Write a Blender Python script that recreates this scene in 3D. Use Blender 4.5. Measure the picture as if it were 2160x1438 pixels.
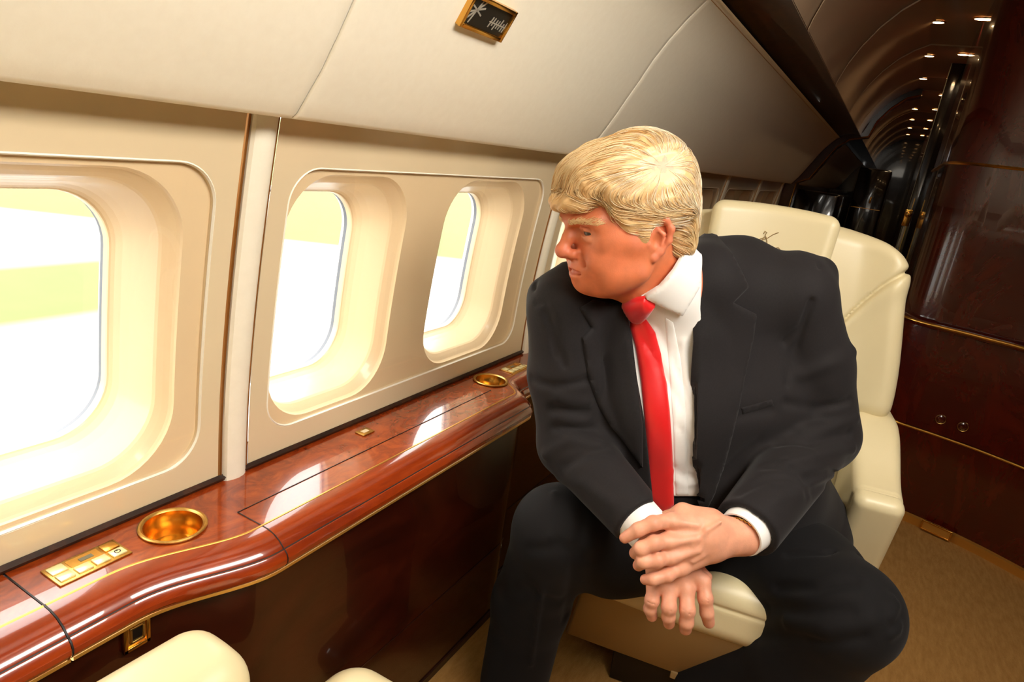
import bpy, bmesh, math, random
import numpy as np
from mathutils import Vector, Matrix
for o in list(bpy.data.objects): bpy.data.objects.remove(o)
SC = bpy.context.scene; COL = SC.collection
random.seed(4); RNG = np.random.RandomState(7)
# ------------------------------------------------------------ camera
F = 1400.0; CZ = 1.27
aY = np.array([800., -304., F]); aY /= np.linalg.norm(aY)
aD = np.array([-675., 4670., F]); aD -= aD.dot(aY) * aY; aD /= np.linalg.norm(aD)
aX = np.cross(aD, aY); aZ = -aD
RW = np.array([aX, aY, aZ])                      # rows: world axes in camera (right, down, forward)
cam_d = bpy.data.cameras.new('camera'); cam = bpy.data.objects.new('camera', cam_d); COL.objects.link(cam)
cam_d.sensor_width = 36; cam_d.lens = F / 2160 * 36; cam_d.clip_start = .02; cam_d.clip_end = 500
m = Matrix.Identity(4)
for i in range(3):
    m[i][0] = RW[i][0]; m[i][1] = -RW[i][1]; m[i][2] = -RW[i][2]
m[2][3] = CZ; cam.matrix_world = m; SC.camera = cam
# ------------------------------------------------------------ view, sky, sun, added fill lights
SC.view_settings.view_transform = 'Standard'; SC.view_settings.look = 'None'
SC.view_settings.gamma = 1; SC.view_settings.use_curve_mapping = False
SC.view_settings.exposure = 0.18
wd = bpy.data.worlds.new('sky'); SC.world = wd; wd.use_nodes = True
bg = wd.node_tree.nodes['Background']; bg.inputs[0].default_value = (1, .985, .95, 1); bg.inputs[1].default_value = 6.3
def light(name, typ, loc, rot, power, col, size=None, size_y=None, **k):
    d = bpy.data.lights.new(name, typ); o = bpy.data.objects.new(name, d); COL.objects.link(o)
    o.location = loc; o.rotation_euler = rot; d.energy = power; d.color = col
    if typ == 'AREA':
        d.shape = 'RECTANGLE'; d.size = size; d.size_y = size_y or size
    for a, b in k.items(): setattr(d, a, b)
    return o
PI = math.pi
light('sun', 'SUN', (0, 0, 20), (math.radians(20), math.radians(38), 0), 7.0, (1, .97, .9), angle=.02)
# unseen area lamps added as fill (behind and above the camera, and along the aisle)
light('added_fill_light', 'AREA', (.35, -.55, 2.0), (math.radians(38), 0, math.radians(12)), 4, (1, .92, .78), 1.1, .5)
light('added_fill_light', 'AREA', (.45, .50, 2.03), (0, math.radians(40), 0), 50, (1, .95, .86), .6, 1.3)
light('added_fill_light', 'AREA', (.55, 1.3, 2.05), (0, math.radians(10), 0), 1.6, (1, .72, .45), .5, 1.2)
# ------------------------------------------------------------ helpers
def ray(px, py):
    c = np.array([(px - 1080) / F, (py - 719) / F, 1.0]); return RW @ c
def W(px, py, d): return ray(px, py) * d + np.array([0, 0, CZ])
def project(p):
    q = (np.asarray(p, float) - [0, 0, CZ]) @ RW
    return 1080 + F * q[..., 0] / q[..., 2], 719 + F * q[..., 1] / q[..., 2], q[..., 2]
def tag(o, label=None, cat=None, group=None, kind=None):
    if label: o['label'] = label
    if cat: o['category'] = cat
    if group: o['group'] = group
    if kind: o['kind'] = kind
    return o
def thing(name, loc, label, cat, group=None):
    o = bpy.data.objects.new(name, None); COL.objects.link(o); o.location = loc; o.empty_display_size = .05
    bpy.context.view_layer.update()
    return tag(o, label, cat, group)
def link(name, me, mat, parent=None, smooth=True, angle=None):
    o = bpy.data.objects.new(name, me); COL.objects.link(o)
    if mat is not None:
        for mm in (mat if isinstance(mat, (list, tuple)) else [mat]): me.materials.append(mm)
    if parent is not None:
        o.parent = parent
        off = Vector((0, 0, 0)); p = parent
        while p is not None: off = off + p.location; p = p.parent
        if any(abs(c) > 1e-9 for c in off): me.transform(Matrix.Translation(-off))
    if smooth: me.polygons.foreach_set('use_smooth', [True] * len(me.polygons))
    if smooth and angle: me.set_sharp_from_angle(angle=math.radians(angle))
    return o
def mesh(name, v, f, mat, parent=None, smooth=True, angle=35):
    me = bpy.data.meshes.new(name)
    me.from_pydata([tuple(map(float, p)) for p in v], [], [tuple(map(int, q)) for q in f]); me.update()
    bm = bmesh.new(); bm.from_mesh(me); bmesh.ops.recalc_face_normals(bm, faces=bm.faces); bm.to_mesh(me); bm.free()
    return link(name, me, mat, parent, smooth, angle)
class MB:
    def __init__(s): s.v = []; s.f = []
    def add(s, v, f):
        n = len(s.v); s.v += [tuple(p) for p in v]; s.f += [tuple(n + i for i in q) for q in f]; return s
    def grid(s, P, closed_u=False, closed_v=False):
        P = np.asarray(P); nu, nv = P.shape[:2]; f = []
        for i in range(nu if closed_u else nu - 1):
            for j in range(nv if closed_v else nv - 1):
                a, b = i, (i + 1) % nu; c, d = j, (j + 1) % nv
                f.append((a * nv + c, b * nv + c, b * nv + d, a * nv + d))
        return s.add(P.reshape(-1, 3), f)
    def box(s, c, size, R=None):
        c = np.array(c, float); h = np.array(size, float) / 2; v = []
        for x in (-1, 1):
            for y in (-1, 1):
                for z in (-1, 1):
                    p = h * [x, y, z]; v.append(c + (R @ p if R is not None else p))
        return s.add(v, [(0, 1, 3, 2), (4, 6, 7, 5), (0, 4, 5, 1), (2, 3, 7, 6), (0, 2, 6, 4), (1, 5, 7, 3)])
    def tube(s, pts, r, n=10, caps=True):
        pts = [np.array(p, float) for p in pts]; rings = []; prev = None
        for i, p in enumerate(pts):
            t = pts[min(i + 1, len(pts) - 1)] - pts[max(i - 1, 0)]; t /= np.linalg.norm(t) + 1e-12
            if prev is None: u = np.cross(t, [0, 0, 1] if abs(t[2]) < .9 else [1, 0, 0])
            else: u = prev - prev.dot(t) * t
            u /= np.linalg.norm(u); prev = u; w = np.cross(t, u)
            rr = r[i] if hasattr(r, '__len__') else r
            rings.append([p + rr * (math.cos(a) * u + math.sin(a) * w) for a in np.linspace(0, 2 * PI, n, endpoint=False)])
        n0 = len(s.v); s.grid(rings, closed_v=True)
        if caps: s.f.append(tuple(n0 + i for i in range(n))); s.f.append(tuple(n0 + (len(pts) - 1) * n + i for i in range(n)))
        return s
    def lathe(s, c, prof, n=40, ax=2):
        g = []
        for (r, z) in prof:
            row = []
            for a in np.linspace(0, 2 * PI, n, endpoint=False):
                d = [r * math.cos(a), r * math.sin(a), z]
                if ax == 0: d = [d[2], d[0], d[1]]
                if ax == 1: d = [d[0], d[2], d[1]]
                row.append(np.array(c) + d)
            g.append(row)
        return s.grid(g, closed_v=True)
    def build(s, name, mat, parent=None, bevel=0, seg=2, smooth=True, angle=35):
        o = mesh(name, s.v, s.f, mat, parent, smooth, angle)
        if bevel:
            me = o.data; bm = bmesh.new(); bm.from_mesh(me)
            es = [e for e in bm.edges if e.is_boundary or (len(e.link_faces) == 2 and e.calc_face_angle(0) > .5)]
            bmesh.ops.bevel(bm, geom=es, offset=bevel, segments=seg, affect='EDGES', profile=.5)
            bm.to_mesh(me); bm.free()
            if smooth: me.polygons.foreach_set('use_smooth', [True] * len(me.polygons)); me.set_sharp_from_angle(angle=math.radians(50))
        return o
def smooth01(t): t = np.clip(t, 0, 1); return t * t * (3 - 2 * t)
# ------------------------------------------------------------ materials
def srgb(r, g, b):
    f = lambda c: (c / 255 / 12.92) if c / 255 <= .04045 else ((c / 255 + .055) / 1.055) ** 2.4
    return (f(r), f(g), f(b), 1)
def mat(name, col, rough=.5, metal=0, coat=0, coat_rough=.03, spec=.5, noise=None, bump=None, sheen=0, sss=0, emit=None, ior=None):
    """noise=(scale, colour2, detail, stretch(xyz), contrast) mottles the base colour; bump=(scale, strength, distance)"""
    m = bpy.data.materials.new(name); m.use_nodes = True; nt = m.node_tree; b = nt.nodes['Principled BSDF']
    b.inputs['Base Color'].default_value = col; b.inputs['Roughness'].default_value = rough; b.inputs['Metallic'].default_value = metal
    b.inputs['Specular IOR Level'].default_value = spec
    b.inputs['Coat Weight'].default_value = coat; b.inputs['Coat Roughness'].default_value = coat_rough
    if sheen: b.inputs['Sheen Weight'].default_value = sheen; b.inputs['Sheen Roughness'].default_value = .5
    if sss:
        b.inputs['Subsurface Weight'].default_value = sss; b.inputs['Subsurface Radius'].default_value = (.8, .3, .15); b.inputs['Subsurface Scale'].default_value = .006
    if emit: b.inputs['Emission Color'].default_value = emit[0]; b.inputs['Emission Strength'].default_value = emit[1]
    tc = nt.nodes.new('ShaderNodeTexCoord')
    def mp(stretch):
        q = nt.nodes.new('ShaderNodeMapping'); q.inputs['Scale'].default_value = stretch; nt.links.new(tc.outputs['Object'], q.inputs[0]); return q
    if noise:
        sc, c2, det, st, con = noise
        n = nt.nodes.new('ShaderNodeTexNoise'); n.inputs['Scale'].default_value = sc; n.inputs['Detail'].default_value = det; n.inputs['Roughness'].default_value = .6
        nt.links.new(mp(st).outputs[0], n.inputs['Vector'])
        r = nt.nodes.new('ShaderNodeValToRGB'); r.color_ramp.elements[0].position = .5 - con; r.color_ramp.elements[1].position = .5 + con
        r.color_ramp.elements[0].color = col; r.color_ramp.elements[1].color = c2
        nt.links.new(n.outputs[0], r.inputs[0]); nt.links.new(r.outputs[0], b.inputs['Base Color'])
    if bump:
        n = nt.nodes.new('ShaderNodeTexNoise'); n.inputs['Scale'].default_value = bump[0]; n.inputs['Detail'].default_value = 4
        nt.links.new(mp(bump[3] if len(bump) > 3 else (1, 1, 1)).outputs[0], n.inputs['Vector'])
        q = nt.nodes.new('ShaderNodeBump'); q.inputs['Strength'].default_value = bump[1]; q.inputs['Distance'].default_value = bump[2]
        nt.links.new(n.outputs[0], q.inputs['Height']); nt.links.new(q.outputs[0], b.inputs['Normal'])
    return m
M = {}
M['panel'] = mat('cream_wall_panel', srgb(222, 203, 168), .28, coat=.6, coat_rough=.06, noise=(2.2, srgb(214, 194, 158), 3, (1, 1, 1), .3))
M['funnel'] = mat('cream_window_surround', srgb(230, 206, 168), .38, coat=.25, noise=(3, srgb(226, 201, 162), 2, (1, 1, 1), .3))
M['bin'] = mat('ivory_vinyl_ceiling_panel', srgb(238, 230, 210), .5, coat=.12, coat_rough=.3, noise=(60, srgb(233, 224, 203), 3, (1, 1, 1), .3), bump=(260, .12, .0006))
M['ceil'] = mat('taupe_ceiling', srgb(176, 152, 124), .36, coat=.4, coat_rough=.12, noise=(2, srgb(166, 142, 114), 2, (1, 1, 1), .3))
def wood(name, a, b, c, rough=.22, scale=9, st=(1, .22, 1), coat=1):
    m = mat(name, a, rough, coat=coat, coat_rough=.02, spec=.4); nt = m.node_tree; bs = nt.nodes['Principled BSDF']
    tc = nt.nodes.new('ShaderNodeTexCoord'); q = nt.nodes.new('ShaderNodeMapping'); q.inputs['Scale'].default_value = st
    n = nt.nodes.new('ShaderNodeTexNoise'); n.inputs['Scale'].default_value = scale; n.inputs['Detail'].default_value = 9; n.inputs['Distortion'].default_value = 2.2; n.inputs['Roughness'].default_value = .68
    r = nt.nodes.new('ShaderNodeValToRGB'); e = r.color_ramp.elements; e[0].position = .34; e[0].color = a; e[1].position = .66; e[1].color = c
    k = e.new(.5); k.color = b
    nt.links.new(tc.outputs['Object'], q.inputs[0]); nt.links.new(q.outputs[0], n.inputs['Vector']); nt.links.new(n.outputs[0], r.inputs[0]); nt.links.new(r.outputs[0], bs.inputs['Base Color'])
    return m
M['burl'] = wood('burl_mahogany', srgb(120, 42, 12), srgb(146, 56, 17), srgb(168, 72, 25), scale=22, st=(1, .6, 1))
M['roll'] = wood('polished_mahogany_edge', srgb(116, 36, 9), srgb(138, 48, 12), srgb(160, 62, 17), scale=6, st=(1.2, .2, 1.2))
M['lower'] = wood('dark_mahogany_panel', srgb(36, 10, 4), srgb(50, 14, 5), srgb(62, 19, 7), scale=6, st=(1, .5, 1), coat=.6)
M['cabinet'] = wood('dark_red_mahogany', srgb(52, 9, 3), srgb(66, 13, 4), srgb(80, 19, 6), scale=5, st=(1, 1, .5), coat=.7)
M['strip'] = wood('dark_walnut_strip', srgb(24, 11, 5), srgb(42, 20, 9), srgb(70, 36, 16), scale=14, st=(1, .5, 1), rough=.4, coat=.25)
M['black'] = mat('black_gloss', srgb(14, 10, 9), .15, coat=1)
M['gold'] = mat('gold_metal', srgb(226, 172, 84), .22, metal=1)
M['goldsoft'] = mat('brushed_gold', srgb(222, 182, 104), .34, metal=1, noise=(40, srgb(206, 160, 84), 3, (1, 6, 1), .2))
M['inlay'] = mat('satin_gold_inlay', srgb(214, 158, 72), .3, metal=.7)
M['steel'] = mat('dull_steel', srgb(120, 112, 100), .4, metal=1)
M['bronze'] = mat('dark_bronze', srgb(150, 98, 44), .35, metal=.6)
M['dark'] = mat('dark_gap', srgb(20, 9, 5), .5)
M['seam'] = mat('panel_seam', srgb(240, 234, 218), .5)
M['seal'] = mat('blue_grey_window_seal', srgb(104, 110, 122), .5)
M['glassedge'] = mat('window_outer_edge', srgb(236, 232, 222), .4)
M['leather'] = mat('cream_leather', srgb(228, 214, 172), .4, coat=.15, coat_rough=.2, noise=(5, srgb(222, 206, 162), 3, (1, 1, 1), .3), bump=(170, .14, .0008))
M['leather2'] = mat('tan_leather_base', srgb(168, 138, 90), .45, bump=(170, .14, .0008))
M['stitch'] = mat('seat_stitching', srgb(150, 120, 70), .6)
M['carpet'] = mat('tan_carpet', srgb(188, 142, 80), .95, noise=(26, srgb(162, 116, 60), 8, (3, .7, 1), .22), bump=(420, .8, .004), spec=.1)
def glassm(name, tint, gloss):
    m = bpy.data.materials.new(name); m.use_nodes = True; nt = m.node_tree; nt.nodes.clear()
    o = nt.nodes.new('ShaderNodeOutputMaterial'); t = nt.nodes.new('ShaderNodeBsdfTransparent'); g = nt.nodes.new('ShaderNodeBsdfGlossy')
    x = nt.nodes.new('ShaderNodeMixShader'); lw_ = nt.nodes.new('ShaderNodeLayerWeight'); lw_.inputs[0].default_value = .5
    pw = nt.nodes.new('ShaderNodeMath'); pw.operation = 'POWER'; pw.inputs[1].default_value = 4.5; nt.links.new(lw_.outputs['Facing'], pw.inputs[0])
    fr = nt.nodes.new('ShaderNodeMath'); fr.operation = 'MULTIPLY_ADD'; fr.inputs[1].default_value = gloss; fr.inputs[2].default_value = .03; nt.links.new(pw.outputs[0], fr.inputs[0])
    t.inputs[0].default_value = tint; g.inputs['Roughness'].default_value = .01
    nt.links.new(fr.outputs[0], x.inputs[0]); nt.links.new(t.outputs[0], x.inputs[1]); nt.links.new(g.outputs[0], x.inputs[2]); nt.links.new(x.outputs[0], o.inputs[0]); return m
M['glass'] = glassm('window_glass', (.97, .98, .97, 1), .6)
M['acrylic'] = glassm('clear_acrylic_cover', (.985, .975, .955, 1), .55)
M['lamp'] = mat('lit_lamp_lens', (1, .8, .5, 1), .4, emit=((1, .62, .28, 1), 14))
# ------------------------------------------------------------ implicit surfaces -> mesh
def smin(a, b, k):
    if k <= 0: return np.minimum(a, b)
    h = np.maximum(k - np.abs(a - b), 0) / k; return np.minimum(a, b) - h * h * k * .25
def smax(a, b, k): return -smin(-a, -b, k)
def cone(a, b, ra, rb, sq=None):
    a = np.array(a, float); b = np.array(b, float); ba = b - a; L = ba.dot(ba) + 1e-12
    def f(p):
        q = p - a; t = np.clip(q @ ba / L, 0, 1); return np.linalg.norm(q - t[:, None] * ba, axis=1) - (ra + (rb - ra) * t)
    return f
def chain(pts, rs, k):
    cs = [cone(pts[i], pts[i + 1], rs[i], rs[i + 1]) for i in range(len(pts) - 1)]
    def f(p):
        d = cs[0](p)
        for c in cs[1:]: d = smin(d, c(p), k)
        return d
    return f
def ell(c, r, R=None):
    c = np.array(c, float); r = np.array(r, float)
    def f(p):
        q = p - c
        if R is not None: q = q @ R.T           # rows of R are the local axes
        k0 = np.linalg.norm(q / r, axis=1); k1 = np.linalg.norm(q / (r * r), axis=1) + 1e-9
        return k0 * (k0 - 1) / k1
    return f
def rbox(c, h, rad, R=None):
    c = np.array(c, float); h = np.array(h, float)
    def f(p):
        q = p - c
        if R is not None: q = q @ R.T
        q = np.abs(q) - (h - rad); return np.linalg.norm(np.maximum(q, 0), axis=1) + np.minimum(q.max(1), 0) - rad
    return f
class Shape:
    def __init__(s): s.ops = []
    def u(s, f, k=0): s.ops.append(('u', f, k)); return s
    def sub(s, f, k=0): s.ops.append(('s', f, k)); return s
    def inter(s, f, k=0): s.ops.append(('i', f, k)); return s
    def disp(s, f, far=None, reach=0): f_ = f; f_.__dict__.update(far=far, reach=reach); s.ops.append(('d', f_, 0)); return s
    def ev(s, p, ops=None):
        d = np.full(len(p), 1e3)
        for o, f, k in (s.ops if ops is None else ops):
            if o == 'u': d = smin(d, f(p), k)
            elif o == 's': d = smax(d, -f(p), k)
            elif o == 'i': d = smax(d, f(p), k)
            else: d = d + f(p)
        return d
    def __call__(s, p): return s.ev(p)
    def poly(s, lo, hi, h, B=12, newton=1, slack=.012):
        lo = np.array(lo, float); hi = np.array(hi, float); nb = np.maximum(1, np.ceil((hi - lo) / h / B).astype(int)); n = nb * B
        V = np.full(tuple(n + 1), 1.0, np.float32)
        g = np.stack(np.meshgrid(*[np.arange(k) for k in nb], indexing='ij'), -1).reshape(-1, 3)
        cen = lo + (g * B + B / 2) * h; Rb = B * h * .87
        dc = s.ev(cen); act = np.flatnonzero(np.abs(dc) <= Rb * 1.6 + slack); cc = cen[act]
        for i in np.flatnonzero(np.abs(dc) > Rb * 1.6 + slack):
            V[tuple(slice(g[i][a] * B, g[i][a] * B + B + 1) for a in range(3))] = np.sign(dc[i])
        dv = []; dmin = np.full(len(cc), 1e9)
        for o, f, k in s.ops:
            x = f(cc) if o in 'us' else (f.far(cc) if o == 'd' and f.far else None); dv.append(x)
            if o == 'u': dmin = np.minimum(dmin, x)
        KP = np.array([np.ones(len(cc), bool) if x is None else (x < dmin + 2.6 * Rb + k + slack if o == 'u' else (x < 1.5 * Rb + k + slack if o == 's' else x < Rb + f.reach)) for (o, f, k), x in zip(s.ops, dv)]).T
        o3 = np.stack(np.meshgrid(*[np.arange(B + 1)] * 3, indexing='ij'), -1).reshape(-1, 3)
        store = {}
        for n_i, i in enumerate(act):
            sl = tuple(slice(g[i][a] * B, g[i][a] * B + B + 1) for a in range(3))
            ops = [s.ops[j] for j in np.flatnonzero(KP[n_i])]; store[i] = ops
            V[sl] = s.ev(lo + (g[i] * B + o3) * h, ops).reshape(B + 1, B + 1, B + 1)
        v, f = nets(V, lo, h)
        for _ in range(newton):
            e = h * .5; bi = np.clip(((v - lo) / (B * h)).astype(int), 0, nb - 1); lin = (bi[:, 0] * nb[1] + bi[:, 1]) * nb[2] + bi[:, 2]
            od = np.argsort(lin, kind='stable'); cut = np.flatnonzero(np.diff(lin[od])) + 1; d = np.zeros(len(v)); G = np.zeros((len(v), 3))
            for grp in np.split(od, cut):
                if not len(grp): continue
                op_ = store.get(int(lin[grp[0]])); q = v[grp]; n_ = len(q)
                r = s.ev(np.concatenate([q] + [q + sg * np.eye(3)[a] * e for a in range(3) for sg in (1, -1)]), op_).reshape(7, n_)
                d[grp] = r[0]; G[grp] = np.stack([r[1] - r[2], r[3] - r[4], r[5] - r[6]], 1) / (2 * e)
            st = d[:, None] * G / np.maximum((G * G).sum(1), .25)[:, None]; ln = np.linalg.norm(st, axis=1, keepdims=True)
            v = v - st * np.minimum(1, .6 * h / np.maximum(ln, 1e-9))
        return v, f
def nets(V, lo, h):
    S = V < 0; n = np.array(V.shape) - 1
    c = sum(S[i:n[0] + i, j:n[1] + j, k:n[2] + k].astype(np.int8) for i in (0, 1) for j in (0, 1) for k in (0, 1))
    cells = np.argwhere((c > 0) & (c < 8)); ids = (cells[:, 0] * n[1] + cells[:, 1]) * n[2] + cells[:, 2]
    corner = {(i, j, k): V[cells[:, 0] + i, cells[:, 1] + j, cells[:, 2] + k].astype(float) for i in (0, 1) for j in (0, 1) for k in (0, 1)}
    acc = np.zeros((len(cells), 3)); cnt = np.zeros(len(cells))
    for a in range(3):
        for u in (0, 1):
            for w in (0, 1):
                A = [0, 0, 0]; A[(a + 1) % 3] = u; A[(a + 2) % 3] = w; Bc = list(A); Bc[a] = 1
                va, vb = corner[tuple(A)], corner[tuple(Bc)]; m_ = (va < 0) != (vb < 0)
                t = np.where(m_, va / np.where(m_, va - vb, 1), 0); P = np.tile(np.array(A, float), (len(cells), 1)); P[:, a] = t
                acc[m_] += P[m_]; cnt[m_] += 1
    v = lo + (cells + acc / cnt[:, None]) * h
    faces = []
    for a in range(3):
        b, c_ = (a + 1) % 3, (a + 2) % 3
        s0 = [slice(None)] * 3; s1 = [slice(None)] * 3; s0[a] = slice(0, -1); s1[a] = slice(1, None)
        A, Bq = S[tuple(s0)], S[tuple(s1)]; e = np.argwhere(A != Bq)
        ok = (e[:, b] > 0) & (e[:, c_] > 0) & (e[:, b] < n[b]) & (e[:, c_] < n[c_]); e = e[ok]; sg = A[tuple(e.T)]
        q = []
        for db, dc in ((-1, -1), (0, -1), (0, 0), (-1, 0)):
            t = e.copy(); t[:, b] += db; t[:, c_] += dc
            q.append(np.searchsorted(ids, (t[:, 0] * n[1] + t[:, 1]) * n[2] + t[:, 2]))
        q = np.stack(q, 1); q[~sg] = q[~sg][:, ::-1]; faces.append(q)
    return v, np.concatenate(faces)
def fastmesh(name, v, f, mat, parent=None, smooth=True):
    me = bpy.data.meshes.new(name); f = np.asarray(f); k = f.shape[1]
    me.vertices.add(len(v)); me.vertices.foreach_set('co', np.asarray(v, np.float32).ravel())
    me.loops.add(f.size); me.loops.foreach_set('vertex_index', f.ravel().astype(np.int32))
    me.polygons.add(len(f)); me.polygons.foreach_set('loop_start', np.arange(0, f.size, k, dtype=np.int32))
    me.polygons.foreach_set('loop_total', np.full(len(f), k, np.int32)); me.update(calc_edges=True); me.validate()
    return link(name, me, mat, parent, smooth)
def sdf_obj(name, sh, lo, hi, h, mat, parent=None, newton=1, **k):
    v, f = sh.poly(lo, hi, h, newton=newton, **k); return fastmesh(name, v, f, mat, parent)
# ============================================================ THE SETTING
def sx(z):                                     # the curved side wall: x at height z
    z = np.asarray(z, float); return -.855 + .05 * np.maximum(0, (z - .75) / .5) ** 1.6
def rr(y0, y1, z0, z1, r, nc=10, ne=8):        # rounded rectangle, anticlockwise in (y, z)
    P = []
    for cy, cz, a0, e in ((y1 - r, z0 + r, -PI / 2, None), (y1 - r, z1 - r, 0, None), (y0 + r, z1 - r, PI / 2, None), (y0 + r, z0 + r, PI, None)):
        for i in range(nc + 1): a = a0 + PI / 2 * i / nc; P.append((cy + r * math.cos(a), cz + r * math.sin(a)))
    Q = []; n = len(P)
    for i in range(n):
        Q.append(P[i])
        if i % (nc + 1) == nc:
            b = P[(i + 1) % n]
            for j in range(1, ne): t = j / ne; Q.append((P[i][0] * (1 - t) + b[0] * t, P[i][1] * (1 - t) + b[1] * t))
    return np.array(Q)
def on_wall(P, off=0.): P = np.asarray(P); return np.column_stack([sx(P[:, 1]) + off, P[:, 0], P[:, 1]])
def annulus(mb, A, B, K, offA, offB):
    mb.grid([on_wall(A * (1 - t) + B * t, offA * (1 - t) + offB * t) for t in np.linspace(0, 1, K + 1)], closed_v=True)
ZT = 1.30; ZB = .655
wins = []
def side_panel(y0, y1, oy0, oy1, wc):
    """cream panel with one wide rounded opening; behind it two deep window surrounds"""
    wl = MB(); O = rr(y0, y1, ZB, ZT, .002); I = rr(oy0, oy1, .713, 1.188, .062)
    annulus(wl, O, I, 7, 0, 0)
    I2 = rr(oy0 + .004, oy1 - .004, .717, 1.184, .058); annulus(wl, I, I2, 1, 0, -.003); annulus(wl, I2, I2, 1, -.003, -.008)
    w = wl.build('wall_left', M['panel']); tag(w, kind='structure')
    ym = (wc[0] + wc[1]) / 2 + .0
    for i, c in enumerate(wc):
        a, b = (oy0 + .004, ym) if i == 0 else (ym, oy1 - .004)
        f = MB(); Oq = rr(a, b, .717, 1.184, .001)
        q = np.array(I2)
        fo = rr(max(a + .003, c - .187), min(b - .004, c + .178), .722, 1.176, .10)
        annulus(f, Oq, fo, 4, -.008, -.008)
        prev, po = fo, -.008
        for t, dx in ((.03, -.012), (.08, -.016), (.22, -.023), (.36, -.031), (.41, -.036), (.46, -.045), (.55, -.061), (.66, -.079), (.77, -.094), (.87, -.104), (.94, -.109), (.985, -.111), (1.0, -.114), (1.0, -.124)):
            gl = rr(c - .137, c + .137, .766, 1.131, .082); nx = fo * (1 - t) + gl * t; annulus(f, prev, nx, 1, po, dx); prev, po = nx, dx
        wn = len(wins) + 1; wo = f.build('window_%d' % wn, M['funnel']); tag(wo, kind='structure'); wins.append(wo)
        s = MB(); gl = rr(c - .137, c + .137, .766, 1.131, .082); g2 = rr(c - .139, c + .139, .764, 1.133, .084)
        annulus(s, gl, g2, 1, -.124, -.126); annulus(s, g2, g2, 1, -.126, -.134); s.build('window_seal', M['seal'], wo)
        s = MB(); annulus(s, g2, rr(c - .144, c + .144, .760, 1.137, .087), 3, -.134, -.145); s.build('outer_frame', M['glassedge'], wo)
        p = MB(); cc = np.tile(gl.mean(0), (len(gl), 1)); annulus(p, gl * .999 + cc * .001, cc * .98 + gl * .02, 3, -.125, -.125); p.build('pane', M['glass'], wo)
    # clear acrylic cover over the whole opening
    p = MB(); cc = np.column_stack([np.linspace(0, 1, len(I2)) * 0 + (oy0 + oy1) / 2, np.full(len(I2), .95)])
    ys = np.linspace(oy0 + .004, oy1 - .004, 14); zs = np.linspace(.717, 1.184, 9)
    def clampcorner(y, z):
        r = .058; a, b, c, d = oy0 + .004, oy1 - .004, .717, 1.184
        cy = min(max(y, a + r), b - r); cz = min(max(z, c + r), d - r); dy, dz = y - cy, z - cz; L = math.hypot(dy, dz)
        if dy and dz and L > r: dy, dz = dy * r / L, dz * r / L
        return cy + dy, cz + dz
    ys = np.concatenate([np.linspace(oy0 + .004, oy0 + .062, 8), np.linspace(oy0 + .08, oy1 - .08, 12), np.linspace(oy1 - .062, oy1 - .004, 8)])
    zs = np.concatenate([np.linspace(.717, .775, 8), np.linspace(.80, 1.10, 8), np.linspace(1.126, 1.184, 8)])
    p.grid([[(sx(q[1]) - .006, q[0], q[1]) for z in zs for q in [clampcorner(y, z)]] for y in ys])
    c = p.build('cover_pane', M['acrylic'], w)
    e = MB(); annulus(e, rr(oy0, oy1, .713, 1.188, .062), rr(oy0 + .0022, oy1 - .0022, .7152, 1.1858, .0598), 1, -.0004, .0012); annulus(e, rr(oy0 + .0022, oy1 - .0022, .7152, 1.1858, .0598), rr(oy0 + .004, oy1 - .004, .717, 1.184, .058), 1, .0012, -.002); e.build('pane_edge', M['seam'], w)
    if oy0 > 2.8:
        for wo in wins[-2:]:
            cy = wc[wins[-2:].index(wo)]; q = MB(); q.grid([[(sx(z) - .105 - .001 * math.cos((z - .76) * 600), y, z) for z in np.linspace(.75, 1.15, 60)] for y in (cy - .145, cy + .145)]); q.build('window_shade', M['ceil'], wo)
    return w
side_panel(-.375, .668, -.285, .635, (-.095, .415))
side_panel(.728, 1.735, .765, 1.668, (.913, 1.413))
side_panel(1.79, 2.80, 1.835, 2.74, (1.985, 2.485))
side_panel(2.86, 3.87, 2.905, 3.81, (3.06, 3.56))
side_panel(3.93, 4.94, 3.975, 4.88, (4.13, 4.63))
side_panel(5.0, 6.01, 5.045, 5.95, (5.2, 5.7))
# padded cream uprights between the panels, with gold-edged joints
for i, yc in enumerate((-.405, .698, 1.7625, 2.83, 3.90, 4.97, 6.04)):
    zs = np.linspace(.655, ZT, 24)
    s = MB(); s.grid([[(sx(z) + x, yc + y, z) for z in zs] for y, x in ((-.0225, -.02), (-.0225, .004), (-.019, .009), (-.009, .0125), (.002, .0135), (.013, .011), (.020, .007), (.0225, .002), (.0225, -.02))])
    t = s.build('trim_%d' % (i + 1), M['bin']); tag(t, kind='structure')
    for sg in (-1, 1):
        s = MB(); s.grid([[(sx(z) + x, yc + sg * (.0258 + y), z) for z in zs] for y, x in ((-.0018, -.02), (-.0018, .002), (-.0006, .003), (.0006, .003), (.0018, .001), (.0018, -.02))])
        s.build('gold_edge', M['bronze'], t)
    s = MB(); s.grid([[(sx(z) - .012, yc + y, z) for z in zs] for y in (-.034, .034)]); s.build('joint', M['dark'], t)
# dark line along the bottom of the wall and the top reveal strip
s = MB(); s.grid([[(x, y, z) for x, z in ((-.858, .662), (-.849, .662), (-.847, .667), (-.8535, .672))] for y in np.linspace(-.6, 6.1, 30)])
tag(s.build('baseboard_left', M['strip']), kind='structure')
# lining above the funnels so no gap opens to the sky between panel and skin
s = MB()
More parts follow.
